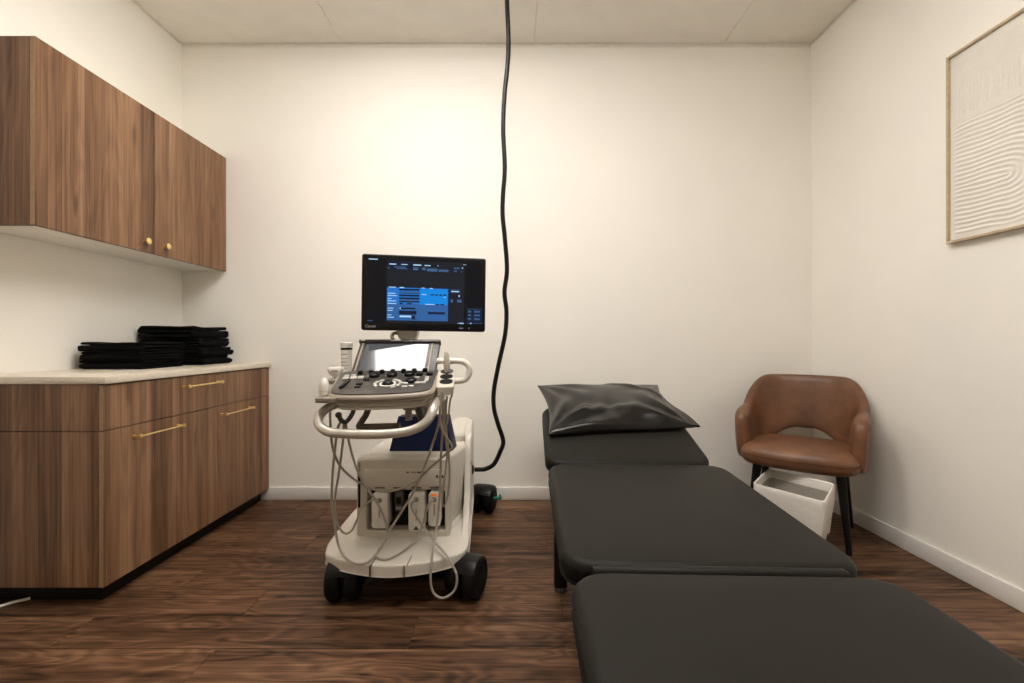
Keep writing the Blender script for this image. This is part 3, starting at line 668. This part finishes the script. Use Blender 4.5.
# probe cables (thing: the machine's own leads), hung in front of the body
def cable(name, pts, r=0.0048, m=None, parent=cart):
    def on(px, py, Y):                        # a lead that lies on the base top
        if py < 566 and P(px, py, Y).z < 0.188 + r + 0.001 and py > 480: Y = F * (CAMZ - 0.188 - r - 0.001) / (py - 341.5)
        return P(px, py, Y)
    b = nb(); tube(b, smooth_path([on(*p) for p in pts], 7), r, 8); return obj(name, b, m or M_cable, parent)
cable('probe_cable', [(331, 398, 1.66), (330, 412, 1.66), (332, 444, 1.70), (339, 464, 1.78), (350, 476, 1.84), (362, 484, 1.88), (380, 491, 1.90), (400, 489, 1.90), (416, 481, 1.88), (432, 466, 1.85), (446, 454, 1.82), (452, 447, 1.80), (447, 438, 1.76), (441.5, 428, 1.72), (440, 412, 1.68), (441.5, 392, 1.665)])
cable('probe_cable', [(342, 421, 1.69), (338, 428, 1.70), (334, 458, 1.75), (332, 485, 1.78), (332, 505, 1.79), (335, 527, 1.795), (339, 547, 1.80), (347, 559, 1.80), (359, 564, 1.80), (370, 560.5, 1.805), (379, 550, 1.84), (387, 534, 1.90), (384.5, 519, 1.915), (376, 501, 1.90), (363, 482, 1.87), (354, 461, 1.80), (348, 437, 1.72), (345.5, 421, 1.70)])
cable('probe_cable', [(344, 422, 1.695), (343, 440, 1.72), (339, 472, 1.80), (335, 498, 1.85), (335.5, 516, 1.88), (340, 529, 1.90), (346, 533.5, 1.91), (352, 530, 1.91), (357, 520, 1.91), (363, 508, 1.92), (372, 500, 1.925), (379, 500, 1.938)])
cable('probe_cable', [(440.5, 400, 1.70), (438.5, 425, 1.74), (431, 449, 1.80), (424, 468, 1.84), (413, 493, 1.88), (400, 514, 1.89), (388, 533, 1.885), (378, 551, 1.84), (376, 556, 1.835), (380, 559, 1.83), (390, 558.5, 1.83), (405, 550, 1.845), (416, 539, 1.87), (423, 524, 1.90), (428, 506, 1.92), (434, 499, 1.938)])
cable('probe_cable', [(416, 499, 1.938), (411, 506, 1.93), (420, 522, 1.90), (434, 541, 1.84), (446, 555, 1.76), (454, 568, 1.735), (457, 579, 1.73), (454, 591, 1.73), (443, 598, 1.73), (433, 592, 1.73), (430.5, 576, 1.73), (433, 551, 1.765), (437, 526, 1.83), (440, 490, 1.83), (441, 455, 1.80), (443, 425, 1.74), (445, 400, 1.70)])
cable('probe_cable', [(447, 396, 1.75), (446, 410, 1.75), (446, 428, 1.77), (448.5, 452, 1.82), (449.5, 478, 1.87), (447.5, 497, 1.90), (444.5, 506, 1.915), (442.5, 503, 1.925), (443.5, 485, 1.90), (447, 455, 1.86), (444, 425, 1.80), (442.5, 410, 1.76), (443.5, 398, 1.74)], 0.0042)
cable('probe_cable', [(449, 388, 1.74), (452.5, 383, 1.74), (453, 392, 1.74), (450, 401, 1.74), (448.5, 415, 1.75), (447, 424, 1.76)], 0.0036)

# probes, bottles and box that stand in or on the cart
def probe(name, o, d, length, prof, label, m):
    t = thing(name, label, 'probe', o)
    Mx = frame_of(o, d)
    b = nb(); lathe(b, [(r_, z_ * length) for r_, z_ in prof], 20, Mx); obj('grip', b, m, t)
    b = nb(); lathe(b, [(0.0066, 0.0), (0.0085, 0.002), (0.0078, 0.008)], 12, Mx); obj('strain_relief', b, M_greige, t)
    return t
pr = probe('ultrasound_probe', Vector((-0.2625, 1.820, 0.9150)), (-0.03, -0.05, 1), 0.085, [(0.007, 0.0), (0.013, 0.12), (0.0135, 0.5), (0.011, 0.75), (0.010, 0.93), (0.006, 1.0)], 'slim grey ultrasound probe standing in the right holder beside the touch screen', M_cart2)
pr = probe('ultrasound_probe', P(443.0, 391.5, 1.695), (0.0, 0.0, -1), 0.035, [(0.006, -0.3), (0.0085, 0.2), (0.0075, 0.7), (0.0055, 1.0)], 'pale probe plug hanging from the nearest cup of the right holder', M_cart)
# transducer on the left shelf
t = thing('ultrasound_probe', 'wide white convex ultrasound probe on the shelf left of the keys', 'probe', (-0.738, 1.885, 0.8865))
b = nb(); rings = []
for k, (wx, wy, zz) in enumerate(((0.016, 0.014, 0.8865), (0.030, 0.024, 0.894), (0.050, 0.034, 0.908), (0.063, 0.036, 0.922), (0.066, 0.036, 0.932), (0.060, 0.030, 0.939), (0.040, 0.02, 0.942))):
    rings.append([(-0.738 + x, 1.885 + y, 0.8865 + (zz - 0.8865) * 0.86 + 0.06 * x) for x, y in rr(wx, wy, min(wx, wy) * 0.42, 4)])
ring_loft(b, rings); obj('grip', b, M_bottle, t)
b = nb(); box(b, (-0.738, 1.8665, 0.918), (0.026, 0.0015, 0.004)); obj('print', b, M_greige, t, smooth=False)
t = thing('ultrasound_probe', 'small rounded white probe upright at the left end of the shelf', 'probe', (-0.680, 1.628, 0.8435))
b = nb(); lathe(b, [(0.012, 0), (0.0165, 0.004), (0.0185, 0.018), (0.0175, 0.038), (0.0145, 0.052), (0.008, 0.062), (0.001, 0.0655)], 22, Matrix.Translation((-0.680, 1.628, 0.8435))); obj('grip', b, M_bottle, t)
b = nb(); lathe(b, [(0.0190, 0.016), (0.0192, 0.0175), (0.0190, 0.019)], 22, Matrix.Translation((-0.680, 1.628, 0.8435))); obj('seam', b, M_cart2, t)
# gel bottle
gb = P(347.5, 365.5, 1.83)
gb.z = 0.8845; gb.y = 1.995; gb.x = (346.5 - 512) / F * 1.995
t = thing('gel_bottle', 'white gel bottle with black band beside the touch screen', 'bottle', gb)
b = nb(); lathe(b, [(0.019, 0), (0.0215, 0.003), (0.0225, 0.02), (0.0232, 0.118), (0.0215, 0.125)], 24, Matrix.Translation(gb)); bo_ = obj('bottle_body', b, M_bottle, t)
b = nb(); lathe(b, [(0.0245, 0.127), (0.0262, 0.129), (0.0262, 0.150), (0.0235, 0.153), (0.001, 0.1535)], 24, Matrix.Translation(gb)); obj('cap', b, M_bottle, t)
b = nb(); lathe(b, [(0.0240, 0.119), (0.0252, 0.120), (0.0252, 0.1265), (0.0240, 0.1275)], 24, Matrix.Translation(gb)); obj('band', b, M_blackgloss, t)
b = nb()
for k, (zz, hh, a0, a1) in enumerate(((0.098, 0.003, -60, 30), (0.080, 0.002, -40, 40), (0.064, 0.003, -60, 20), (0.050, 0.002, -50, 45), (0.035, 0.002, -55, 30))):
    ring = []
    for q in range(9):
        a = math.radians(-90 + a0 + (a1 - a0) * q / 8); ring.append([tuple(gb + Vector((rd * math.cos(a), rd * math.sin(a), zz + dz))) for rd, dz in ((0.0228, 0), (0.0236, 0), (0.0236, hh), (0.0228, hh))])
    ring_loft(b, ring)
obj('print', b, M_greige, t)
# navy box
b = nb(); z0 = 0.531
q0 = [(-0.572, 2.090), (-0.278, 2.090), (-0.268, 2.20), (-0.565, 2.20)]; q1 = [(-0.535, 2.105), (-0.308, 2.115), (-0.298, 2.185), (-0.525, 2.185)]
rings = []
for k in range(7):
    s = k / 6; rings.append([(a[0] * (1 - s) + c[0] * s, a[1] * (1 - s) + c[1] * s, z0 + 0.157 * s) for a, c in zip(round_poly(q0, 0.008, 2), round_poly(q1, 0.008, 2))])
ring_loft(b, rings)
nbx = thing('navy_box', 'dark navy blue box lying on the cart body under the keys', 'box', (-0.42, 2.14, z0))
obj('box_body', b, M_navy, nbx, ang=25)
b = nb(); box(b, (-0.415, 2.148, z0 + 0.158), (0.15, 0.03, 0.003), 0.001, seg=1); obj('slot', b, M_blackgloss, nbx)

# overhead supply cable
oc = thing('overhead_cable', 'thick black cable hanging from the ceiling down to the ultrasound machine', 'cable', P(507, -60, 2.40) * 1.0)
pts = [(507, -68, 2.44), (507, -30, 2.44), (507, 0, 2.44), (508.5, 40, 2.45), (507.5, 65, 2.45), (504.5, 95, 2.455), (503.2, 130, 2.46), (504.8, 168, 2.46), (503, 195, 2.46), (502.6, 215, 2.46), (505, 240, 2.46), (507, 270, 2.46), (504.5, 292, 2.46), (506.5, 312, 2.46), (505, 335, 2.46), (498.5, 365, 2.46), (494, 390, 2.46), (494, 408, 2.46), (498, 424, 2.46), (503.2, 441, 2.46), (500, 452, 2.46), (494, 464, 2.46), (486, 468.8, 2.46), (480, 469.5, 2.46), (474.6, 469.5, 2.46)]
b = nb(); pp = [P(*p) for p in pts]; pp[0].z = ZC - 0.001; tube(b, smooth_path(pp, 8), 0.0122, 12); obj('sheath', b, M_blackgloss, oc)
b = nb(); lathe(b, [(0.035, -0.001), (0.035, -0.02), (0.022, -0.03), (0.013, -0.05)], 20, Matrix.Translation((pp[0].x, pp[0].y, ZC))); obj('ceiling_gland', b, M_black, oc)

# ================================================================ EXAMINATION TABLE
TA = math.radians(-2.0)                      # its length runs 2.0 degrees to the right of the camera's axis
TT = Matrix.Translation((0.465, 1.02, 0)) @ Matrix.Rotation(TA, 4, 'Z')   # local y = 0 at the joint between the two near pads, x = 0 mid-width
tb = thing('examination_table', 'charcoal padded examination table in three sections', 'examination table', (0.47, 1.4, 0))
W = 0.697
def pad(name, l, h, Mx, w=W, r=0.080, e=0.028, crown=0.006):
    b = nb(); slab(b, rr(w, l, r, 8), -h, 0.0, e, 5, Mx, crown=crown, e0=0.012)
    return obj(name, b, M_vinyl, tb, ang=60)
ZT = 0.515
L2 = 0.815
pad('middle_pad', L2, 0.068, TT @ Matrix.Translation((0.012, 0.030, ZT + 0.001)) @ Matrix.Rotation(math.radians(1.45), 4, 'X') @ Matrix.Translation((0, L2 / 2, 0)), w=W + 0.022)
L3 = 0.80
pad('leg_pad', L3, 0.068, TT @ Matrix.Translation((0.0, -0.058 - L3 / 2, 0.551)), w=W - 0.012)
tilt = math.radians(15.5); L1 = 0.60
pad('head_pad', L1, 0.066, TT @ Matrix.Translation((-0.002, L2 + 0.038, ZT + 0.016)) @ Matrix.Rotation(tilt, 4, 'X') @ Matrix.Translation((0, L1 / 2, 0)), w=W + 0.004)
# bolster bar in the joint
b = nb(); tube(b, [TT @ Vector((x, -0.020, 0.522)) for x in (-0.283, -0.276, 0.268, 0.275)], 0.017, 16, rfun=lambda t: 0.0165 if 0.1 < t < 0.9 else 0.012)
obj('joint_roll', b, M_vinyl, tb)
# steel frame: rails, cross bars, legs
for s in (-1, 1):
    b = nb(); box(b, (s * 0.22 + 0.014, 0.06, 0.425), (0.04, 1.50, 0.04), 0.004, TT); obj('rail', b, M_black, tb)
for yy in (-0.62, -0.05, 0.78):
    b = nb(); box(b, (0.014, yy, 0.425), (0.40, 0.04, 0.035), 0.004, TT); obj('cross_bar', b, M_black, tb)
for s in (-1, 1):
    for yy in (-0.55, 0.85):
        b = nb(); box(b, (s * 0.292, yy, 0.215), (0.055, 0.05, 0.385), 0.006, TT); box(b, (s * 0.26, yy, 0.405), (0.11, 0.045, 0.035), 0.004, TT); lg = obj('leg', b, M_black, tb)
        b = nb(); lathe(b, [(0.024, 0), (0.027, 0.003), (0.026, 0.016), (0.016, 0.023)], 16, TT @ Matrix.Translation((s * 0.292, yy, 0))); obj('foot', b, M_dark, lg)
for yy in (-0.55, 0.85):
    b = nb(); box(b, (0.014, yy, 0.12), (0.50, 0.03, 0.03), 0.003, TT); obj('stretcher', b, M_black, tb)
b = nb()
for s in (-1, 1): tube(b, [TT @ Vector((s * 0.18 + 0.014, L2 - 0.06, 0.44)), TT @ Vector((s * 0.18 + 0.014, L2 + 0.32, 0.535))], 0.014, 10)
obj('head_strut', b, M_black, tb)

# ================================================================ PILLOW
def sm(a, b_, x): t = max(0, min(1, (x - a) / (b_ - a))); return t * t * (3 - 2 * t)
def pillow():
    NL, NR, FR, FL = Vector((0.170, 2.09, 0.604)), Vector((0.868, 2.14, 0.630)), Vector((0.862, 2.665, 0.778)), Vector((0.150, 2.63, 0.778))
    nu, nv = 72, 52; b = nb(); up = Vector((0, -math.sin(tilt), math.cos(tilt)))
    def g(t): return max(0.0, 1 - abs(2 * t - 1) ** 2.8) ** 0.50
    def surf(u, v):
        p = (NL * (1 - u) + NR * u) * (1 - v) + (FL * (1 - u) + FR * u) * v
        # edges bow inwards between the pulled-out corners
        bow = 0.030
        p += Vector((0, 1, 0.28)) * (bow * math.sin(PI * u) * (1 - v) * 0.1 - bow * math.sin(PI * u) * v * 0.3)
        p += Vector((1, 0, 0)) * (bow * math.sin(PI * v) * (1 - u) - bow * 1.3 * math.sin(PI * v) * u)
        return p
    def wrinkle(u, v):
        s = 0
        for (cu, cv, fr, ph, am) in ((0, 0, 11, 0.3, .010), (1, 0, 9, 1.1, .012), (0, 1, 10, 2.0, .006), (1, 1, 9, 0.5, .003)):
            d = math.hypot((u - cu) * 1.4, v - cv); a = math.atan2(v - cv, (u - cu) * 1.4)
            s += am * math.sin(a * fr + ph + 2.2 * d) * math.exp(-(d - 0.38) ** 2 / 0.05)
        # sagging hollow with crumpled folds a little left of the middle
        d = math.exp(-((u - 0.40) ** 2 / 0.035 + (v - 0.34) ** 2 / 0.040))
        s += -0.014 * d + 0.0050 * d * math.sin(44 * u + 3 * math.sin(5 * v)) + 0.002 * d * math.sin(19 * v + 9 * u)
        # long fold across the right half
        q = (u - 0.60) * 0.8 + (v - 0.85) * -0.55 if False else (v - 0.95 + 0.85 * (u - 0.62))
        s += 0.010 * math.exp(-(q / 0.05) ** 2) * (1 if u > 0.55 else max(0, (u - 0.3) / 0.25))
        q2 = (v - 0.16 - 0.10 * math.sin(3.2 * u))
        s += 0.007 * math.exp(-(q2 / 0.05) ** 2) * math.sin(PI * u)
        return s
    top, bot = [], []
    for j in range(nv + 1):
        rt, rb = [], []
        for i in range(nu + 1):
            u, v = i / nu, j / nv; p = surf(u, v); e = g(u) * g(v) if u * (1 - u) * v * (1 - v) > 0 else 0
            ridge = 0.0075 * (1 - min(1, e * 8))
            rt.append(b.verts.new(p + up * (0.062 * e * (1.15 - 0.62 * v) + wrinkle(u, v) * min(1, e * 2.2) + 0.006)))
            rb.append(b.verts.new(p - up * (0.002 * e) + up * 0.000))
        top.append(rt); bot.append(rb)
    for j in range(nv):
        for i in range(nu):
            b.faces.new((top[j][i], top[j][i + 1], top[j + 1][i + 1], top[j + 1][i])); b.faces.new((bot[j][i], bot[j + 1][i], bot[j + 1][i + 1], bot[j][i + 1]))
    for i in range(nu):
        b.faces.new((bot[0][i], bot[0][i + 1], top[0][i + 1], top[0][i])); b.faces.new((bot[nv][i + 1], bot[nv][i], top[nv][i], top[nv][i + 1]))
    for j in range(nv):
        b.faces.new((bot[j + 1][0], bot[j][0], top[j][0], top[j + 1][0])); b.faces.new((bot[j][nu], bot[j + 1][nu], top[j + 1][nu], top[j][nu]))
    t = thing('pillow', 'glossy black leatherette pillow on the raised head of the table', 'pillow', (0.52, 2.38, 0.66))
    obj('cushion', b, M_pillow, t, ang=75)
    # open hem flap at the right end
    b = nb(); rings = []
    for j in range(25):
        v = j / 24 * 0.72; p = surf(1.0, v); fd = 1 - sm(0.45, 0.72, v); sag = 0.006 * math.sin(9 * v) - 0.004
        q = p + Vector((0.002 + (0.022 + 0.006 * math.sin(7 * v)) * fd, 0, 0.004 + (0.006 + sag) * fd)); r0 = p + Vector((-0.02, 0, 0.006))
        rings.append([tuple(r0 - up * 0.003), tuple(q - up * 0.005), tuple(q + Vector((0.003, 0, 0))), tuple(q + up * 0.005), tuple(r0 + up * 0.010)])
    ring_loft(b, rings); obj('hem', b, M_pillow, t)
pillow()

# ================================================================ ARMCHAIR (local: faces -y)
AC = Vector((1.606, 2.505, 0)); ARot = math.radians(-38)
AMx = Matrix.Translation(AC) @ Matrix.Rotation(ARot, 4, 'Z')
ch = thing('armchair', 'tan leather tub armchair with black legs in the right corner', 'chair', AC)
def shell():
    b = nb(); rings = []; NS = 56
    for i in range(NS + 1):
        s = -1 + 2 * i / NS                       # -1 left arm front .. +1 right arm front
        a = abs(s)
        ang = s * math.radians(118)               # plan: superellipse round the back
        ca, sa = math.cos(ang), math.sin(ang); n_ = 2.6
        rr_ = (abs(sa / 0.268) ** n_ + abs(ca / 0.255) ** n_) ** (-1 / n_)
        x0, y0 = rr_ * sa, rr_ * ca
        if a > 0.62:                              # arms run straight forward
            k = (a - 0.62) / 0.38
            y0 = 0.02 - 0.0 - k * 0.20; x0 = math.copysign(0.268 - 0.014 * k * k, s)
            ang62 = 0.62 * math.radians(118); 
            r62 = (abs(math.sin(ang62) / 0.268) ** n_ + abs(math.cos(ang62) / 0.255) ** n_) ** (-1 / n_)
            y62 = r62 * math.cos(ang62); x62 = r62 * math.sin(ang62)
            y0 = y62 - k * (y62 + 0.165); x0 = math.copysign(x62 + (0.272 - x62) * sm(0, 0.5, k), s)
        # outward normal in plan (from the centre line)
        nx_, ny_ = (sa, ca) if a <= 0.62 else (math.copysign(1, s), 0.25 * (1 - (a - 0.62) / 0.38))
        l = math.hypot(nx_, ny_); nx_, ny_ = nx_ / l, ny_ / l
        top = 0.835 - 0.165 * sm(0.30, 0.70, a) - 0.012 * sm(0.8, 1, a) + 0.004 * math.cos(s * 3)
        bot = 0.522 - 0.140 * sm(0.08, 0.58, a) - 0.005 * sm(0.6, 1, a)
        th = 0.030 + 0.015 * sm(0.5, 0.9, a)
        endk = 1 - 0.30 * sm(0.93, 1.0, a) ** 2
        zc, hz = (top + bot) / 2, (top - bot) / 2 * (1 - 0.10 * sm(0.94, 1.0, a))
        ring = []
        for q in range(20):
            f = 2 * PI * q / 20; c_, s_ = math.cos(f), math.sin(f)
            ex = math.copysign(abs(c_) ** 0.65, c_) * th * endk; ez = math.copysign(abs(s_) ** 0.42, s_) * hz
            lean = 0.16 * (zc + ez - 0.45) * (1 - 0.70 * sm(0.5, 0.9, a)) - 0.012
            ring.append(tuple(AMx @ Vector((x0 + nx_ * (ex + lean), y0 + ny_ * (ex + lean) - (0.0), zc + ez))))
        rings.append(ring)
    # rounded arm fronts
    def cap_rings(ring, sgn):
        c = sum((Vector(p) for p in ring), Vector()) / len(ring); out = []
        fw = AMx.to_3x3() @ Vector((0, -1, 0))
        for k, (sc, d) in enumerate(((0.96, 0.010), (0.86, 0.020), (0.65, 0.028), (0.35, 0.032), (0.1, 0.033))):
            out.append([tuple(c + (Vector(p) - c) * sc + fw * d) for p in ring])
        return out
    first = cap_rings(rings[0], -1)[::-1]; last = cap_rings(rings[-1], 1)
    ring_loft(b, first + rings + last)
    return obj('backrest', b, M_leather, ch, ang=70, subd=1)
shell()
seat_o = closed_smooth([(-0.235, -0.02), (-0.242, -0.14), (-0.215, -0.225), (-0.13, -0.262), (0.0, -0.272), (0.13, -0.262), (0.215, -0.225), (0.242, -0.14), (0.235, -0.02), (0.215, 0.10), (0.16, 0.185), (0.06, 0.215), (-0.06, 0.215), (-0.16, 0.185), (-0.215, 0.10)], 4)
seat_o = [(x * 1.05, y) for x, y in seat_o]
b = nb(); slab(b, inset(seat_o, -0.020), 0.374, 0.483, 0.056, 8, AMx, crown=0.014, e0=0.048); obj('seat', b, M_leather, ch, ang=70)
b = nb(); slab(b, inset(seat_o, 0.05), 0.366, 0.380, 0.004, 2, AMx); obj('seat_base', b, M_black, ch)
for sx in (-1, 1):
    for sy in (-1, 1):
        b = nb(); top = AMx @ Vector((sx * 0.185, sy * 0.150 - 0.01, 0.376)); ft = AMx @ Vector((sx * 0.222, sy * 0.205 - 0.012, 0.0))
        rings = []
        for k in range(7):
            s = k / 6; p = ft.lerp(top, s); w_ = 0.024 + 0.020 * s
            rings.append([tuple(p + (AMx.to_3x3() @ Vector((x, y, 0)))) for x, y in rr(w_, w_, w_ * 0.3, 3)])
        ring_loft(b, rings); obj('leg', b, M_black, ch)

# ================================================================ WASTE BIN
A_, B_, C_ = Vector((1.345, 1.93)), Vector((1.205, 2.255)), Vector((1.405, 2.475)); D_ = A_ + (C_ - B_)
bc = (A_ + B_ + C_ + D_) / 4; HB = 0.325
wb = thing('waste_bin', 'white rectangular waste bin with plastic liner half under the armchair', 'waste bin', (bc.x, bc.y, 0))
def quad(s, n=8, r=0.03, wob=0.0, seed=0):
    rnd = random.Random(seed)
    q = round_poly([tuple(bc + (p - bc) * s) for p in (A_, D_, C_, B_)], r, 4)
    out = []
    for i in range(len(q)):
        a, c = Vector(q[i]), Vector(q[(i + 1) % len(q)]); m_ = max(1, int((c - a).length / 0.02))
        for k in range(m_): out.append(a.lerp(c, k / m_))
    return out
def qring(s, z, wob=0.0, zw=0.0, ph=0.0):
    o = quad(1.0); res = []
    for i, p in enumerate(o):
        d = (p - bc); k = 1 + wob * math.sin(i * 0.9 + ph) + wob * 0.7 * math.sin(i * 2.3 + ph * 2)
        z_ = z + max(0.0, z - (HB - 0.12)) / 0.12 * 0.028 * max(0.0, min(1.0, 0.5 + d.dot(D_ - B_) / (D_ - B_).length_squared))   # the bag stands higher at the far right corner
        res.append((bc.x + d.x * s * k, bc.y + d.y * s * k, z_ + zw * math.sin(i * 0.55 + ph) + zw * 0.6 * math.sin(i * 1.7 + ph)))
    return res
b = nb(); ring_loft(b, [qring(0.72, 0.0), qring(0.735, 0.004), qring(0.97, HB - 0.004), qring(0.985, HB), qring(0.955, HB), qring(0.93, HB - 0.02), qring(0.71, 0.012)]); obj('bin_body', b, M_bin, wb)
b = nb(); ring_loft(b, [qring(0.885, HB - 0.19, 0.012, 0.008, 1.0), qring(0.93, HB - 0.12, 0.010, 0.003, 1.5), qring(1.000, HB - 0.05, 0.006, 0.004, 2.0), qring(1.004, HB - 0.015, 0.003, 0.0, 3.0), qring(1.005, HB + 0.003, 0.001), qring(0.985, HB + 0.007, 0.001), qring(0.945, HB + 0.004, 0.001),
    qring(0.922, HB - 0.016, 0.001), qring(0.912, HB - 0.030, 0.001)], cap0=False, cap1=False); obj('liner', b, M_liner, wb)

# ================================================================ WALL ART
ay0, ay1, az0, az1 = 1.18, 2.012, 1.475, 2.307
art = thing('framed_relief', 'cream plaster relief of arches in thin oak frame on right wall', 'wall art', (XR - 0.016, (ay0 + ay1) / 2, az0))
FW, FD = 0.011, 0.032
bx('frame_rail', (XR - FD, ay0, az0), (XR - 0.001, ay1, az0 + FW), M_oak, art, 0.001, 1)
bx('frame_rail', (XR - FD, ay0, az1 - FW), (XR - 0.001, ay1, az1), M_oak, art, 0.001, 1)
bx('frame_rail', (XR - FD, ay0, az0 + FW), (XR - 0.001, ay0 + FW, az1 - FW), M_oak, art, 0.001, 1)
bx('frame_rail', (XR - FD, ay1 - FW, az0 + FW), (XR - 0.001, ay1, az1 - FW), M_oak, art, 0.001, 1)
def relief(y, z):
    sp = 0.0150; edge = min(y - ay0, ay1 - y, z - az0, az1 - z)
    h = 0.0
    if z > 2.015:                                            # upper field: nested arches, legs running down
        cy_, cz_ = 1.68, 2.115
        d = abs(y - cy_) if z < cz_ else math.hypot(y - cy_, (z - cz_) * 1.35)
        if d < 0.29: h = 0.0030 * (0.5 + 0.5 * math.cos(2 * PI * d / sp))
    elif z < 1.992:                                          # lower field: long lines turning back on themselves
        cy_, cz_ = 1.775, 1.70
        dz = z - cz_ + 0.10 * (y - cy_) * (1 if y > cy_ else 0) * -0.6
        d = abs(dz) if y > cy_ else math.hypot((y - cy_) * 0.8, dz)
        d += 0.002 * math.sin(y * 31 + z * 17)
        h = 0.0032 * (0.5 + 0.5 * math.cos(2 * PI * d / (sp * 1.28)))
    h *= sm(0.018, 0.05, edge)
    if 1.988 < z < 2.018: h = 0.0015
    return h
b = nb(); NY, NZ = 150, 300; gy0, gy1, gz0, gz1 = ay0 + FW, ay1 - FW, az0 + FW, az1 - FW
vv = [[b.verts.new((XR - 0.020 - relief(gy0 + (gy1 - gy0) * i / NY, gz0 + (gz1 - gz0) * j / NZ), gy0 + (gy1 - gy0) * i / NY, gz0 + (gz1 - gz0) * j / NZ)) for i in range(NY + 1)] for j in range(NZ + 1)]
for j in range(NZ):
    for i in range(NY): b.faces.new((vv[j][i], vv[j + 1][i], vv[j + 1][i + 1], vv[j][i + 1]))
bk = [b.verts.new((XR - 0.003, y_, z_)) for y_, z_ in ((gy0, gz0), (gy1, gz0), (gy1, gz1), (gy0, gz1))]; b.faces.new(bk)
b.faces.new([v for v in vv[0]] + [bk[1], bk[0]]); b.faces.new([v for v in vv[NZ]][::-1] + [bk[3], bk[2]])
b.faces.new([vv[j][0] for j in range(NZ, -1, -1)] + [bk[0], bk[3]]); b.faces.new([vv[j][NY] for j in range(NZ + 1)] + [bk[2], bk[1]])
obj('plaster_panel', b, M_plaster, art)

# ================================================================ SMALL THINGS
b = nb(); tube(b, smooth_path([(-2.13, 1.52, 0.006), (-2.06, 1.66, 0.006), (-1.985, 1.775, 0.006), (-1.955, 1.80, 0.006), (-1.94, 1.812, 0.006)], 6), 0.0058, 8)
tag(obj('floor_cord', b, M_bottle), 'short white cord on the floor at the foot of the base cabinet', 'cord')
